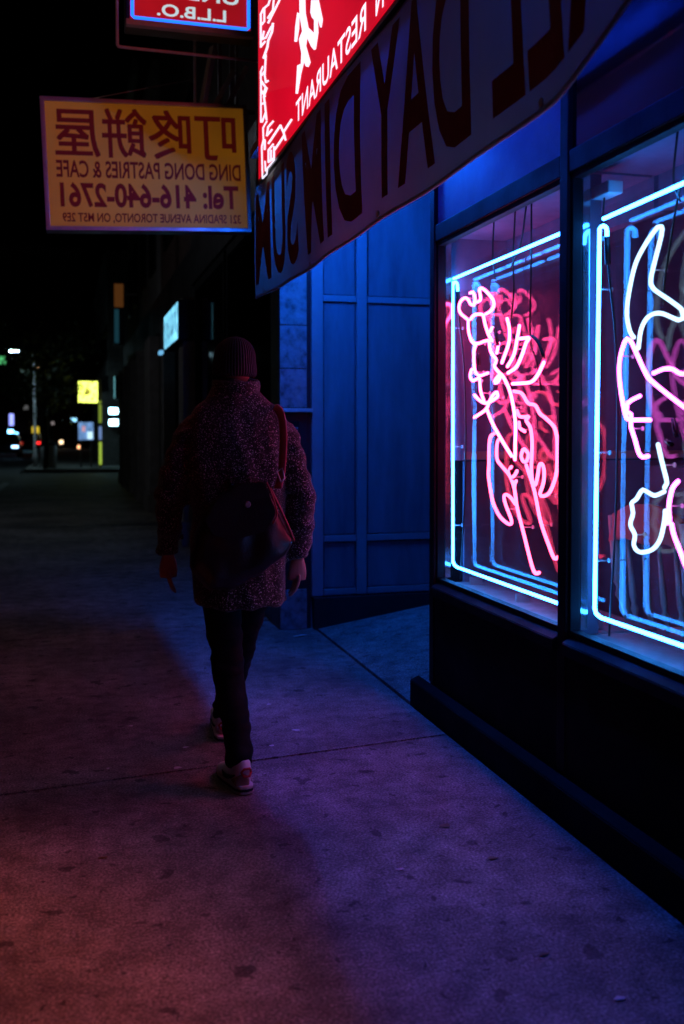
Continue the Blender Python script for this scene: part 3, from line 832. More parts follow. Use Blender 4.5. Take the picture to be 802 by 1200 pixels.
MB().box(1.22, 1.32, 27.8, 28.4, 2.3, 2.95, .01).build('cabinet', M_black, X)
MB().box(1.214, 1.219, 27.83, 28.37, 2.33, 2.92).build('sign_face', emit('corner_cyan', (.25, .8, .9), .5, .5, 6), X)
MB().box(1.321, 1.62, 28.0, 28.2, 2.6, 2.65).build('bracket', M_steel, X)

# far end of the street: a dark building with small lit signs
FB = empty('far_corner_building', (-6, 84, 0), 'dark distant building dotted with small blue and white lights', 'building')
MB().box(-22, 1.2, 84, 95, 0, 16).build('wall', M_brick, FB)
MB().box(-22.2, 1.3, 83.8, 84, 15.5, 16.2).build('cornice', M_stone, FB)
def far_light(u, v, w, h, colr, s):
    # position on the facade, metres from the frame centre line
    a = math.atan((u - 401) / 1170) + R(15.3)
    x = 84 * math.tan(a); z = 1.43 + (505 - v) / 1170 * 84 / math.cos(a) * math.cos(R(15.3))
    f = MB().box(x - w / 2, x + w / 2, 83.85, 83.99, z - h / 2, z + h / 2, .02).build('lit_window', M_frame, FB)
    MB().box(x - w / 2 + .03, x + w / 2 - .03, 83.84, 83.849, z - h / 2 + .03, z + h / 2 - .03).build('pane', emit('far_light', colr, s * 1.8), f)
for a in ((13, 506, .5, .4, (.2, .6, 1), 4), (19, 509, .4, .4, (.2, .6, 1), 3), (27, 511, .5, .3, (.2, .65, 1), 3), (36, 512, .4, .5, (.25, .8, 1), 4), (30, 518, .35, .3, (.2, .5, 1), 2.5), (14, 492, .4, 1.0, (.3, .35, 1), 1.0), (3, 424, .7, .7, (.1, .6, .2), .5), (42, 506, .6, .9, (.7, .5, .03), .6), (52, 509, .35, .6, (.7, .7, .6), .5), (72, 518, .35, .35, (1, .7, .4), 1.6), (93, 524, .35, .35, (1, .45, .2), 1.6), (14, 519, .4, .4, (.2, .6, 1), 2.5), (62, 496, .3, .3, (.6, .5, .5), .25), (31, 478, .4, .4, (.5, .5, .5), .12), (87, 492, .5, .35, (.3, .7, 1), 1.0)):
    far_light(*a)

# ------------------------------------------------------------------ hanging signs
M_yel = emit('yellow_sign_panel', (1.0, .36, .02), .08, .22, 2.2)  # weak glow put in for light falling on the panel from outside
MATS['yellow_sign_panel'].node_tree.nodes['Principled BSDF'].inputs['Base Color'].default_value = (.75, .4, .06, 1)
M_ylet = emit('dark_red_sign_letters', (1, .05, .045), .03)  # letters get a faint added glow to match the panel
MATS['dark_red_sign_letters'].node_tree.nodes['Principled BSDF'].inputs['Base Color'].default_value = (.14, .012, .014, 1)
YS = empty('pastry_cafe_sign', (0, 0, 0), 'yellow hanging sign with dark red lettering for pastries and cafe', 'sign')
MB().box(-.76, .76, -.055, .055, -.475, .475).build('cabinet', M_black, YS)
MB().box(-.752, .752, -.062, -.0565, -.467, .467).build('sign_face', M_yel, YS)
for (a, b, c, d) in ((-.785, .785, .468, .50), (-.785, .785, -.50, -.468), (-.785, -.753, -.468, .468), (.753, .785, -.468, .468)):
    MB().box(a, b, -.075, .07, c, d, .005).build('trim', M_alu, YS)
for body, xa, xb, z0, z1, bd in (('叮咚餅屋', .68, -.69, .055, .425, 0), ('DING DONG PASTRIES & CAFE', .715, -.69, -.10, .03, .02), ('Tel: 416-640-2761', .69, -.67, -.325, -.135, .03), ('321 SPADINA AVENUE TORONTO, ON M5T 2E9', .70, -.66, -.445, -.365, .02)):
    text_part('lettering', body, lambda u, v: (xa + (xb - xa) * u, -.0645, z0 + (z1 - z0) * v), M_ylet, YS, bd, again=() if bd else ((.009, -.0006, 0), (0, -.0012, .008), (.009, -.0018, .008)))
YS.location = (.61, 7.95, 3.475); YS.rotation_euler = (0, R(-2.4), 0)
BK = empty('sign_bracket', (1.3, 8.1, 4.0), 'steel strut bracket holding up the yellow hanging sign', 'bracket')
def strut(a, b, w=.05, d=.03):
    a, b = Vector(a), Vector(b)
    t = (b - a); L = t.length
    M = Matrix.Translation(a) @ t.to_track_quat('Z', 'Y').to_matrix().to_4x4()
    return MB().box(-w / 2, w / 2, -d / 2, d / 2, 0, L, .004, M)
strut((1.04, 7.97, 4.0), (1.13, 8.0, 4.48), .075, .04).build('strut', M_steel, BK)
strut((1.13, 7.99, 4.0), (1.29, 8.0, 4.30), .055, .04).build('strut', M_steel, BK)
strut((1.24, 8.02, 4.02), (1.40, 8.02, 4.35), .05, .04).build('strut', M_steel, BK)
for x, w in ((1.19, .03), (1.285, .035), (1.325, .02)):
    MB().box(x - w / 2, x + w / 2, 8.05, 8.08, 4.02, 4.9, .003).build('post', M_alu, BK)
MB().box(1.1, 1.47, 8.03, 8.09, 4.0, 4.02).build('base_plate', M_alu, BK)
MB().box(.98, 1.0, 8.06, 8.08, 4.0, 4.95).build('post', M_steel, BK)
MB().box(.97, 1.62, 8.04, 8.10, 4.85, 4.9).build('top_beam', M_steel, BK)
MB().tube([(.1, 7.95, 3.95), (.95, 8.05, 4.22)], .004, 6).build('guy_wire', M_alu, BK)

LS = empty('licence_sign', (.85, 7.15, 4.1), 'red lit sign edged with blue neon, its white letters reading L.L.B.O.', 'sign')
MB().box(.40, 1.30, 7.16, 7.34, 4.255, 5.25, .01).build('cabinet', M_black, LS)
MB().box(.43, 1.275, 7.150, 7.158, 4.285, 5.22).build('sign_face', M_llred, LS)
text_part('lettering', 'L.L.B.O.', lambda u, v: (1.10 - .485 * u, 7.148, 4.335 + .085 * v), M_llwhite, LS, .02)
text_part('lettering', 'UNDER', lambda u, v: (1.19 - .62 * u, 7.148, 4.464 + .10 * v), M_llwhite, LS, .02)
MB().tube([(.445, 7.135, 5.2), (.445, 7.135, 4.31), (.46, 7.135, 4.297), (1.245, 7.135, 4.297), (1.26, 7.135, 4.31), (1.26, 7.135, 5.2)], .012, 10).build('neon_border_tube', M_llblue, LS)
MB().box(.40, 1.295, 7.10, 7.157, 4.235, 4.275, .004).build('trim', M_steel, LS)
m = MB(); m.tube(catmull([(.345, 7.2, 5.2), (.345, 7.2, 4.6), (.345, 7.2, 4.16), (.352, 7.2, 4.12), (.39, 7.2, 4.11), (.8, 7.2, 4.108), (1.3, 7.2, 4.105), (1.62, 7.2, 4.105)], 8), .011, 8)
m.build('guard_rail', M_steel, LS)
MB().box(1.301, 1.62, 7.2, 7.3, 4.6, 4.66).build('bracket', M_steel, LS)

# ------------------------------------------------------------------ chairs and tables in the window
def make_chair():
    c = empty('spindle_back_chair', (0, 0, 0), 'wooden spindle-back chair with red top rail behind the window glass', 'chair', 'dining chairs inside the window')
    MB().rings([(0, 0, .43, .20, .20), (0, 0, .44, .215, .215), (0, 0, .465, .215, .215), (0, 0, .475, .19, .19)], 24, p=3.2).build('seat', M_wood, c)
    for sx in (-1, 1):
        for sy in (-1, 1):
            MB().tube([(sx * .15, sy * .15, .43), (sx * .165, sy * .165, .3), (sx * .19, sy * .19, 0)], [.017, .021, .013], 10).build('leg', M_wood, c)
        MB().tube([(sx * .19, -.19, .46), (sx * .20, -.22, .6), (sx * .20, -.235, .63), (sx * .20, -.24, .66), (sx * .20, -.25, .69), (sx * .205, -.28, .95)], [.015, .018, .026, .016, .025, .017], 10).build('back_post', M_wood, c)
    for sx in (-1, 1): MB().tube([(sx * .178, -.178, .2), (sx * .178, .178, .2)], .011, 8).build('stretcher', M_wood, c)
    MB().tube([(-.178, 0, .2), (.178, 0, .2)], .011, 8).build('stretcher', M_wood, c)
    for x in (-.135, -.045, .045, .135):
        MB().tube([(x * .9, -.195, .46), (x, -.215, .55), (x, -.222, .58), (x, -.226, .60), (x, -.23, .63), (x, -.262, .88)], [.007, .009, .016, .008, .014, .006], 8).build('spindle', M_wood, c)
    MB().prism([(-.22, .84), (-.2, .955), (-.1, 1.0), (0, 1.01), (.1, 1.0), (.2, .955), (.22, .84), (.12, .865), (0, .85), (-.12, .865)], -.29, -.265, 'y', .004).build('top_rail', M_redwood, c)
    return c
ch = make_chair()
spots = [(2.42, 3.43, -82, 'beside the cyan border tube'), (3.15, 2.35, 10, 'at the near side of the table'), (3.75, 3.2, 95, 'facing the window across the table'), (3.6, 4.2, -90, 'behind the pink lobster')]
for i, (x, y, a, w) in enumerate(spots):
    o = ch if i == 0 else copy_tree(ch)
    o.location = (x, y, .14); o.rotation_euler = (0, 0, R(a))
    o['label'] = 'wooden spindle-back chair with red top rail ' + w
t = empty('dining_table', (3.1, 3.2, .14), 'square pedestal dining table inside the restaurant', 'table')
MB().box(2.75, 3.45, 2.85, 3.55, .86, .89, .006).build('table_top', M_redwood, t)
MB().tube([(3.1, 3.2, .17), (3.1, 3.2, .86)], .04, 12).build('pedestal', M_black, t)
MB().box(2.85, 3.35, 2.95, 3.45, .14, .17, .008).build('base', M_black, t)

# ------------------------------------------------------------------ the person walking away
M_skin = worn('skin', (.30, .17, .12), (.36, .21, .15), 20, (.45, .6), .03)
M_tweed = tweed('tweed_wool')
M_denim = worn('black_denim', (.003, .003, .005), (.008, .008, .011), 12, (.8, .95), .25, fine=260, spec=.2)
M_knit = worn('dark_knit', (.005, .005, .007), (.012, .011, .015), 20, (.85, .95), .6, stretch=(6, 6, 1), fine=60)
_nt = M_knit.node_tree      # ribbed knit
_w = N(_nt, 'ShaderNodeTexWave', Scale=1.0); _tc = _nt.nodes.new('ShaderNodeTexCoord'); _sx = _nt.nodes.new('ShaderNodeSeparateXYZ')
_at = N(_nt, 'ShaderNodeMath', operation='ARCTAN2'); _ms = N(_nt, 'ShaderNodeMath', operation='MULTIPLY'); _ms.inputs[1].default_value = 44.0
_sn = N(_nt, 'ShaderNodeMath', operation='SINE'); _bp = N(_nt, 'ShaderNodeBump', Strength=.9, Distance=.006)
_nt.links.new(_tc.outputs['Object'], _sx.inputs[0]); _nt.links.new(_sx.outputs[1], _at.inputs[0]); _nt.links.new(_sx.outputs[0], _at.inputs[1])
_nt.links.new(_at.outputs[0], _ms.inputs[0]); _nt.links.new(_ms.outputs[0], _sn.inputs[0]); _nt.links.new(_sn.outputs[0], _bp.inputs['Height'])
_nt.links.new(_bp.outputs[0], _nt.nodes['Principled BSDF'].inputs['Normal']); _nt.nodes.remove(_w)
M_leather = worn('dark_leather', (.006, .003, .004), (.014, .006, .007), 9, (.28, .5), .25, fine=120)
M_strap = worn('red_leather', (.28, .03, .04), (.4, .05, .06), 12, (.35, .55), .15)
M_shoe = worn('white_shoe_leather', (.76, .78, .82), (.84, .86, .9), 12, (.35, .5), .06)
M_sole = worn('shoe_sole', (.55, .55, .56), (.66, .66, .66), 10, (.5, .7), .1)
M_navy = worn('navy_sole_stripe', (.01, .012, .03), (.02, .022, .05), 8)
M_redtab = worn('red_shoe_trim', (.4, .02, .03), (.5, .03, .04), 8)

PER = empty('person', (0, 0, 0), 'person walking away in a speckled tweed coat, dark knit cap and white sneakers', 'person')
V3 = Vector
# joint positions
hipL, kneeL, ankL = V3((-.085, 0, .92)), V3((-.05, -.01, .51)), V3((-.03, -.25, .10))
hipR, kneeR, ankR = V3((.085, 0, .92)), V3((.05, .17, .52)), V3((.0, .44, .11))
shL, elL, wrL = V3((-.19, .0, 1.47)), V3((-.275, .03, 1.16)), V3((-.275, .13, .90))
shR, elR, wrR = V3((.19, .0, 1.47)), V3((.27, -.05, 1.16)), V3((.255, -.03, .89))
body = MB()
body.tube([(0, 0, .86), (0, 0, .95), (0, 0, 1.1), (0, 0, 1.3), (0, .0, 1.40), (0, .0, 1.47), (0, .01, 1.54), (0, .02, 1.62)], [(.10, .15), (.11, .16), (.10, .13), (.10, .15), (.09, .15), (.06, .10), (.055, .058), (.055, .055)], 20)
for a, b, c in ((hipL, kneeL, ankL), (hipR, kneeR, ankR)):
    body.tube([a, (a + b) / 2, b, b * .65 + c * .35, c], [.085, .072, .052, .055, .036], 14)
    body.tube([c + V3((0, -.05, -.055)), c + V3((0, .02, -.05)), c + V3((0, .12, -.07)), c + V3((0, .17, -.08))], [.03, .038, .032, .015], 10)
for a, b, c in ((shL, elL, wrL), (shR, elR, wrR)):
    a = a + V3((-math.copysign(.04, a.x), 0, -.07))
    body.tube([a, (a + b) / 2, b, (b + c) / 2, c], [.05, .046, .04, .036, .027], 12)
def hand(s, w):
    d = V3((-.02 * s, .03, -1)).normalized()
    pc = w + d * .05
    body.tube([w, w + d * .03, w + d * .06, w + d * .095], [(.02, .026), (.018, .036), (.016, .041), (.014, .038)], 12)
    for i, (oy, L) in enumerate(((.034, .068), (.012, .078), (-.011, .072), (-.033, .056))):
        b0 = w + d * .088 + V3((0, oy, 0))
        p1 = b0 + d * L * .42 + V3((-.006 * s, .002, 0))
        p2 = p1 + (d + V3((-.38 * s, 0, 0))).normalized() * L * .34
        p3 = p2 + (d + V3((-.85 * s, 0, 0))).normalized() * L * .28
        body.tube([b0 - d * .015, b0, p1, p2, p3], [.0085, .0088, .0082, .0076, .006], 8, round_cap=True)
    t0 = w + d * .03 + V3((-.004 * s, .028, 0))
    t1 = t0 + d * .032 + V3((-.01 * s, .024, 0)); t2 = t1 + d * .03 + V3((-.014 * s, .006, 0))
    body.tube([t0, t1, t2], [.013, .0105, .008], 8, round_cap=True)
hand(-1, wrL); hand(1, wrR)
HC = V3((-.005, .03, 1.695))
body.sphere(HC + V3((0, -.005, .02)), .1, .79, .98, 1.02, 20, 14)
body.sphere(HC + V3((0, .025, -.045)), .085, .72, .85, .85, 16, 12)
body.tube([HC + V3((0, .088, .02)), HC + V3((0, .112, -.02)), HC + V3((0, .10, -.03))], [.009, .014, .008], 8)
body.sphere(HC + V3((0, .088, -.062)), .02, 1.2, .55, .35)
body.sphere(HC + V3((0, .09, -.105)), .02, 1.1, .8, .8)
for s in (-1, 1):
    body.sphere(HC + V3((s * .081, -.012, -.01)), .03, .28, .62, 1.05, 12, 8)
    body.sphere(HC + V3((s * .032, .085, .012)), .012, 1.2, .6, .6, 10, 8)
bo = put('body', remesh(body, .0045, 3, .35), M_skin, PER)
MB().sphere(HC + V3((.032, .094, .012)), .006).build('eye', M_navy, bo)
MB().sphere(HC + V3((-.032, .094, .012)), .006).build('eye', M_navy, bo)
# knit cap
cap = MB().rings([(HC.x, .024, 1.655, .087, .104), (HC.x, .022, 1.66, .094, .112), (HC.x, .02, 1.70, .095, .113), (HC.x, .02, 1.706, .090, .108), (HC.x, .018, 1.74, .091, .107), (HC.x, .014, 1.775, .083, .097), (HC.x, .008, 1.802, .064, .075), (HC.x, .002, 1.82, .036, .042), (HC.x, 0, 1.825, .01, .012)], 28).mesh()
for p in cap.polygons: p.use_smooth = True
put('knit_cap', evaluated(cap, [('SUBSURF', dict(levels=1))]), M_knit, PER)
# trousers
tr = MB()
tr.tube([(0, 0, .98), (0, 0, .90), (0, 0, .84)], [(.125, .17), (.125, .175), (.10, .16)], 20)
for a, b, c in ((hipL, kneeL, ankL), (hipR, kneeR, ankR)):
    tr.tube([a + V3((0, 0, -.02)), a * .6 + b * .4, b, b * .6 + c * .4, b * .15 + c * .85, c + V3((0, 0, -.0))], [.098, .088, .069, .064, .055, .053], 16)
tm = remesh(tr, .009, 5)
for v in tm.vertices:
    q = v.co
    n = noise.noise(q * 9 + V3((3, 1, 0))) * .01 + noise.noise(V3((q.x * 12, q.y * 12, q.z * 30))) * .011 * (1 if q.z < .3 or .42 < q.z < .62 else .35)
    v.co += v.normal * n
put('trousers', tm, M_denim, PER)
# coat
ct = MB()
ct.rings([(.015, -.005, .70, .185, .165), (.012, -.005, .72, .192, .17), (.005, -.005, .9, .195, .165), (0, -.01, 1.1, .197, .155), (0, -.01, 1.27, .208, .148), (0, -.008, 1.38, .215, .138), (0, -.005, 1.45, .222, .12), (0, -.002, 1.49, .21, .108), (0, 0, 1.525, .172, .1), (0, .004, 1.555, .138, .095), (0, .008, 1.585, .109, .091), (-.002, .014, 1.615, .088, .09), (-.002, .018, 1.648, .08, .088)], 32, p=2.3)
for s, a, b, c in ((-1, shL, elL, wrL), (1, shR, elR, wrR)):
    a = a + V3((-s * .004, 0, -.055))
    ct.tube([a + V3((-s * .08, 0, .02)), a, (a + b) / 2, b, (b + c) / 2, c + V3((0, 0, .03)), c + V3((0, 0, -.005))], [.05, .074, .07, .064, .058, .053, .05], 18)
cm = remesh(ct, .0105, 10)
for v in cm.vertices:
    q = v.co
    n = noise.noise(q * 5 + V3((1, 7, 2))) * .018
    if abs(q.x) > .2: n += noise.noise(V3((q.x * 10, q.y * 12, q.z * 22))) * .02
    else: n += noise.noise(V3((q.x * 15, q.y * 8, q.z * 4 + q.x * 6))) * .018
    v.co += v.normal * n
coat = put('coat', cm, M_tweed, PER)
# raised collar roll
MB().tube([V3((.091 * math.cos(t), .016 + .093 * math.sin(t), 1.612 + .014 * math.sin(t))) for t in [R(110 + 320 * i / 24) for i in range(25)]], [(.035, .011)] * 25, 10).build('collar', M_tweed, coat)
# shoes
def shoe(c, yaw, pitch, name='shoe'):
    s = MB()
    s.tube([(0, -.055, .062), (0, -.03, .06), (0, .02, .058), (0, .08, .05), (0, .13, .042), (0, .18, .036), (0, .215, .032)], [(.048, .030), (.056, .037), (.056, .039), (.045, .042), (.034, .045), (.026, .042), (.012, .022)], 18)
    s.tube([(0, -.03, .07), (0, -.015, .115)], [(.05, .037), (.05, .036)], 16)
    me = remesh(s, .006, 4)
    M = Matrix.Translation(c) @ Matrix.Rotation(yaw, 4, 'Z') @ Matrix.Rotation(pitch, 4, 'X')
    me.transform(M)
    o = put(name, me, M_shoe, PER)
    out = [(0, -.088), (.026, -.08), (.040, -.05), (.041, 0), (.047, .08), (.047, .14), (.034, .2), (0, .228), (-.034, .2), (-.047, .14), (-.047, .08), (-.041, 0), (-.040, -.05), (-.026, -.08)]
    for nm, z0, z1, k, mat in (('outsole', 0, .008, 1.0, M_sole), ('midsole_stripe', .0085, .018, 1.01, M_navy), ('midsole', .0185, .03, .985, M_sole)):
        m = MB().prism([(a * k, b * k) for a, b in out], z0, z1, 'z', .002).mesh(); m.transform(M)
        put(nm, m, mat, o)
    m = MB()
    m.tube([(.02, -.078, .085), (.012, -.087, .10), (-.012, -.087, .10), (-.02, -.078, .085), (-.012, -.086, .07), (.012, -.086, .07), (.02, -.078, .085)], .005, 8)
    me = m.mesh(); me.transform(M); put('heel_tab', me, M_redtab, o)
    for sx in (-1, 1):      # side mark: a tick that tapers backwards
        m = MB()
        m.tube([(sx * .0355, -.045, .068), (sx * .040, -.01, .055), (sx * .0435, .035, .045), (sx * .0465, .065, .047), (sx * .0455, .082, .058)], [(.003, .002), (.007, .003), (.010, .003), (.012, .003), (.004, .002)], 8)
        me = m.mesh(); me.transform(M); put('side_mark', me, M_navy, o)
    m = MB()
    for i in range(4):
        m.tube([(-.022, .055 + .02 * i, .092 - .011 * i), (0, .056 + .02 * i, .099 - .011 * i), (.022, .055 + .02 * i, .092 - .011 * i)], .003, 6)
    me = m.mesh(); me.transform(M); put('laces', me, M_shoe, o)
shoe(V3((-.03, -.235, .002)), R(10), R(-2))
shoe(V3((.0, .455, .012)), R(-4), R(10), 'shoe')
PER.location = (.68, 4.16, 0)

# slouchy leather bag carried over the shoulder
BAG = empty('shoulder_bag', (0, 0, 0), 'dark slouchy leather bag with a red strap on the back of the walking person', 'bag')
out = [(.08, 1.225), (.13, 1.14), (.20, .985), (.165, .92), (.07, .86), (-.05, .80), (-.15, .80), (-.215, .88), (-.20, 1.02), (-.13, 1.15), (-.02, 1.215)]
bm_ = MB()
cx_, cz_ = -.035, 1.02
lay = [(-.135, .92), (-.155, 1.0), (-.185, 1.0), (-.225, .95), (-.245, .78), (-.25, .45)]
def dense(poly, n=5):
    r = []
    for i in range(len(poly)):
        a, b = V3(poly[i]), V3(poly[(i + 1) % len(poly)])
        r += [a.lerp(b, k / n) for k in range(n)]
    return r
dp = dense(out)
prev = None; first = None
for y, k in lay:
    ring = [bm_.bm.verts.new((cx_ + (p.x - cx_) * k, y + .03 * (p.y - 1.02), cz_ + (p.y - cz_) * k)) for p in dp]
    if prev:
        for i in range(len(ring)):
            bm_.bm.faces.new([prev[i], prev[(i + 1) % len(ring)], ring[(i + 1) % len(ring)], ring[i]])
    else: first = ring
    prev = ring
bm_.bm.faces.new(first[::-1]); bm_.bm.faces.new(prev)
bme = remesh(bm_, .008, 8)
for v in bme.vertices:
    q = v.co
    v.co += v.normal * (noise.noise(q * 8) * .014 + noise.noise(V3((q.x * 18, 0, q.z * 9))) * .006)
put('bag_body', bme, M_leather, BAG)
fl = MB()
fl.prism([(-.12, 1.165), (-.02, 1.225), (.07, 1.225), (.115, 1.1), (.07, 1.03), (-.05, 1.0), (-.14, 1.02), (-.17, 1.08)], -.262, -.255, 'y', .003)
flap = fl.build('flap', M_leather, BAG)
MB().tube([(.0, -.261, 1.14), (.0, -.268, 1.14)], [.014, .009], 14).build('snap_button', M_alu, flap)
MB().tube(catmull([(.08, -.245, 1.225), (.10, -.262, 1.17), (.118, -.263, 1.10), (.10, -.262, 1.06)]), .004, 6).build('piping', M_strap, BAG)
MB().tube(catmull([(.10, -.215, 1.20), (.138, -.22, 1.12), (.18, -.215, 1.03), (.202, -.19, .985)]), .006, 6).build('edge_piping', M_strap, BAG)
st = [(.13, -.225, 1.20), (.15, -.195, 1.26), (.16, -.178, 1.34), (.165, -.165, 1.42), (.165, -.128, 1.49), (.158, -.06, 1.527), (.153, .02, 1.53), (.148, .09, 1.495), (.13, .135, 1.42), (.10, .155, 1.32)]
MB().tube(catmull(st, 6), .004, 8, flat=4.2).build('strap', M_strap, BAG)
MB().tube([(.14, -.232, 1.225), (.158, -.225, 1.24), (.15, -.205, 1.28), (.128, -.215, 1.265), (.14, -.232, 1.225)], .0035, 8).build('buckle', M_alu, BAG)
BAG.location = PER.location

# ------------------------------------------------------------------ litter on the pavement
M_paper = worn('paper_scrap', .5, .7, 20)
M_leaf = worn('dry_leaf', (.12, .07, .03), (.2, .12, .05), 20)
def scrap(x, y, s, mat, name, label, cat, grp):
    m = MB()
    n = 7
    pts = [(x + s * (.35 + .85 * random.random()) * math.cos(6.283 * i / n) * 1.5, y + s * (.25 + .75 * random.random()) * math.sin(6.283 * i / n), .003 + random.random() * s * .22) for i in range(n)]
    c = (x + s * .2, y - s * .1, .004 + s * .1)
    for i in range(n): m.face([pts[i], pts[(i + 1) % n], c])
    for i in range(n): m.face([tuple(Vector(pts[i]) - Vector((0, 0, .002))), tuple(Vector(c) - Vector((0, 0, .002))), tuple(Vector(pts[(i + 1) % n]) - Vector((0, 0, .002)))])
    tag(m.build(name, mat), label, cat, grp)
scrap(1.545, 6.75, .05, M_paper, 'paper_scrap', 'crumpled white paper at the foot of the granite pilaster', 'litter', 'litter')
for (x, y, s, k) in ((1.04, 4.62, .02, 0), (.43, 4.23, .016, 0), (1.03, 3.05, .012, 0), (1.33, 2.2, .014, 0), (.88, 4.42, .01, 0), (.28, 4.9, .012, 0), (.35, 5.3, .012, 1), (1.30, 3.35, .018, 1), (1.36, 3.05, .016, 1), (.1, 3.4, .01, 1), (1.24, 2.45, .012, 1), (1.0, 5.1, .01, 0), (.5, 4.5, .01, 0), (.15, 4.3, .008, 0)):
    scrap(x, y, s, M_leaf if k else M_paper, 'leaf_scrap' if k else 'paper_scrap', 'curled dry leaf lying on the pavement' if k else 'tiny white paper scrap lying on the open pavement', 'litter', 'dry leaves on the pavement' if k else 'paper scraps on the pavement')

# ------------------------------------------------------------------ street beyond: cars, lamps, trees
M_carp = worn('dark_car_paint', (.012, .014, .02), (.02, .022, .03), 3, (.1, .2), .0, spec=.6)
M_tyre = worn('tyre_rubber', .01, .02, 20, (.8, .9), .2)
M_tail = emit('tail_light', (1, .02, .02), 2.5)
M_head = emit('headlight_glint', (.35, .65, 1), 6.0)  # glow stands in for bluish glints on the distant cars
def make_car(name, label, lit_tail, lit_head):
    c = empty(name, (0, 0, 0), label, 'car')
    prof = [(-2.2, .30), (-2.25, .62), (-2.1, .88), (-1.5, .95), (-1.0, 1.40), (.35, 1.42), (1.0, .98), (1.9, .85), (2.2, .62), (2.2, .3)]
    m = MB(); m.prism(prof, -.88, .88, 'x', .06)
    for v in m.bm.verts:
        if v.co.z > .95: v.co.x *= 1 - .28 * (v.co.z - .95) / .47
    b = m.build('car_body', M_carp, c)
    m = MB(); m.face([(-.66, -1.49, 1.0), (.66, -1.49, 1.0), (.56, -1.10, 1.35), (-.56, -1.10, 1.35)]).normal_update(); 
    m.build('rear_window', M_darkglass, c)
    m = MB(); m.face([(-.66, 1.02, 1.02), (.66, 1.02, 1.02), (.56, .48, 1.38), (-.56, .48, 1.38)])
    m.build('windscreen', M_darkglass, c)
    for s in (-1, 1):
        m = MB(); m.face([(s * .885, -1.3, .99), (s * .885, .85, .99), (s * .80, .35, 1.34), (s * .80, -1.0, 1.34)])
        m.build('side_window', M_darkglass, c)
        for y in (-1.4, 1.4):
            w = MB().tube([(s * .72, y, .32), (s * .9, y, .32)], .32, 20).build('tyre', M_tyre, c)
            MB().tube([(s * .895, y, .32), (s * .912, y, .32)], .2, 16).build('rim', M_alu, w)
        MB().box(s * .68 - .14, s * .68 + .14, -2.27, -2.2, .66, .82, .01).build('tail_light', M_tail if lit_tail else M_redwood, c)
        MB().box(s * .64 - .18, s * .64 + .18, 2.15, 2.235, .6, .72, .01).build('headlight', M_head if lit_head else M_clip, c)
        MB().box(s * .93 - .05, s * .93 + .05, .6, .75, .98, 1.1, .02).build('wing_mirror', M_carp, c)
    MB().box(-.26, .26, -2.285, -2.25, .48, .60, .004).build('number_plate', M_paper, c)
    MB().box(-.86, .86, -2.31, -2.2, .3, .46, .03).build('bumper', M_black, c)
    return c
car = make_car('parked_car', 'dark car standing at the kerb with red tail lights glowing', True, False)
car.location = (-2.7, 74, -.13)
c2 = make_car('oncoming_car', 'dark car coming up the road, its bluish headlights standing in for glints', False, True)
c2.location = (-3.6, 62, -.13); c2.rotation_euler = (0, 0, R(180))

def lamp(x, y, label, k=1.0, c=(1, .5, .27), h=5.6):
    l = empty('street_lamp', (x, y, 0), label, 'street lamp', 'street lamps')
    MB().tube([(x, y, 0), (x, y, .5), (x, y, .52), (x, y, h)], [.1, .1, .06, .045], 12).build('post', M_steel, l)
    MB().tube(catmull([(x, y, h - .05), (x - .1, y, h + .25), (x - .6, y, h + .4)]), .03, 8).build('arm', M_steel, l)
    MB().box(x - .95, x - .55, y - .1, y + .1, h + .35, h + .45, .02).build('lamp_head', M_steel, l)
    MB().box(x - .92, x - .58, y - .08, y + .08, h + .33, h + .348).build('lamp_lens', emit('street_lamp_glow', c, 26 * k), l)
lamp(-1.3, 41.6, 'short added street lamp with cold white light beside the far tree', 7, (.5, .85, 1), 4.25)  # lamp post added at the far cyan light, brightens tree and pavement
lamp(-1.35, 74, 'street lamp at the kerb beyond the trees')
lamp(-1.3, 15.5, 'unseen street lamp added at the kerb beside the stone pilasters', 2.5, (.8, .85, 1))  # added out of view to bring up the dim pilasters
lamp(-1.3, 6.7, 'unseen street lamp added at the kerb opposite the panelled doorway', .65, (1, .66, .42))  # added out of view for warm light on banner, yellow sign and ground
def shaded_lamp(x, y, h, label):
    l = empty('added_red_lantern', (x, y, 0), label, 'street lamp')
    MB().tube([(x - .45, y, 0), (x - .45, y, .35), (x - .45, y, .37), (x - .45, y, h + .3)], [.08, .08, .045, .035], 12).build('post', M_black, l)
    MB().tube(catmull([(x - .45, y, h + .28), (x - .3, y, h + .42), (x - .1, y, h + .42), (x, y, h + .3)]), .018, 8).build('arm', M_black, l)
    sh = MB().rings([(x, y, h - .38, .20, .20), (x, y, h + .1, .13, .13), (x, y, h + .2, .09, .09), (x, y, h + .3, .03, .03)], 24).build('lamp_shade', M_black, l)  # shade shaped to keep the added red light off the walker
    bmx = bmesh.new(); bmx.from_mesh(sh.data)
    bmx.faces.ensure_lookup_table()
    bmesh.ops.delete(bmx, geom=[min(bmx.faces, key=lambda f: f.calc_center_median().z)], context='FACES')
    bmx.to_mesh(sh.data); bmx.free()
    MB().sphere((x, y, h + .05), .06).build('bulb', emit('red_orange_bulb', (1, .16, .022), 1500), l)
shaded_lamp(-1.0, 2.2, 3.3, 'added unseen black post lamp with a conical shade and red-orange bulb at the kerb')  # made-up lamp out of view, reddens the ground at lower left

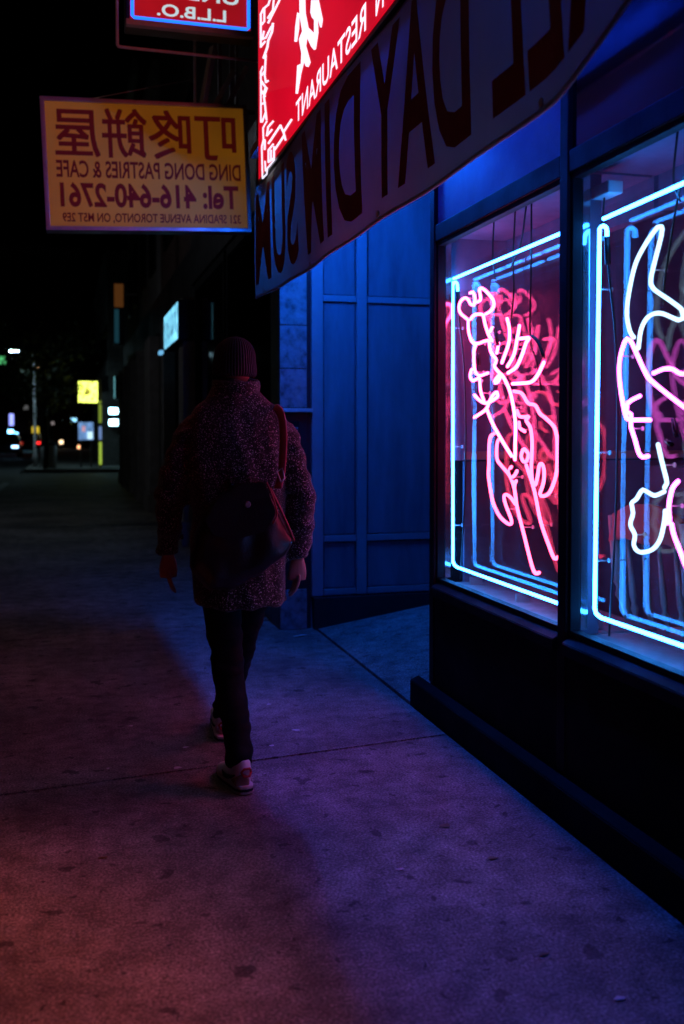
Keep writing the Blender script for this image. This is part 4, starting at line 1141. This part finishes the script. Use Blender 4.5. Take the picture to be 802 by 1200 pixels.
M_leafg = worn('tree_leaf', (.06, .08, .02), (.11, .13, .04), 3, (.6, .8), .0)
M_bark = worn('bark', (.04, .03, .025), (.08, .06, .05), 12, (.8, .95), .6)
def make_tree(seed):
    rnd = random.Random(seed)
    t = empty('street_tree', (0, 0, 0), 'street tree', 'tree', 'street trees along the kerb')
    m = MB(); m.tube(catmull([(0, 0, -.15), (.04, .02, 1.2), (-.03, .05, 2.6), (.05, 0, 4.2)]), [.16, .15, .14, .13, .12, .11, .10, .1, .09, .085, .08, .075, .07, .065, .06, .055, .05, .045, .04][:19] if False else .1, 10)
    tips = []
    for i in range(9):
        a = rnd.random() * 6.28; z0 = 2.0 + 2.2 * rnd.random(); L = 1.1 + .8 * rnd.random()
        p0 = V3((0, 0, z0)); p1 = p0 + V3((math.cos(a) * L * .5, math.sin(a) * L * .5, L * .4)); p2 = p0 + V3((math.cos(a) * L, math.sin(a) * L, L * .7))
        m.tube([p0, p1, p2], [.05, .03, .012], 6); tips += [p1, p2, p2]
    m.build('trunk', M_bark, t)
    lf = MB()
    for i in range(2600):
        c = rnd.choice(tips) + V3((rnd.gauss(0, .42), rnd.gauss(0, .42), rnd.gauss(0, .34)))
        d = V3((rnd.uniform(-1, 1), rnd.uniform(-1, 1), rnd.uniform(-1, 1))).normalized(); e = d.orthogonal().normalized()
        s = .06 + .05 * rnd.random()
        lf.face([c - d * s, c + e * s * .5, c + d * s, c - e * s * .5])
    lf.build('crown', M_leafg, t)
    return t
t1 = make_tree(1); t1.location = (-.85, 39.4, 0); t1['label'] = 'leafy street tree just beyond the side street'
t2 = make_tree(2); t2.location = (-1.3, 52, 0); t2['label'] = 'leafy street tree further along the kerb'
t3 = make_tree(3); t3.location = (-1.2, 64, 0); t3.scale = (1.3, 1.3, 1.3); t3['label'] = 'taller leafy street tree near the far street lamp'
b = empty('litter_bin', (-.75, 40.2, 0), 'grey round litter bin at the far corner', 'bin')
MB().rings([(-.75, 40.2, 0, .26, .26), (-.75, 40.2, .05, .28, .28), (-.75, 40.2, .85, .3, .3), (-.75, 40.2, .87, .27, .27)], 20).build('bin_body', M_steel, b)
MB().rings([(-.75, 40.2, .88, .31, .31), (-.75, 40.2, .95, .3, .3), (-.75, 40.2, 1.05, .15, .15)], 20).build('lid', M_frame, b)
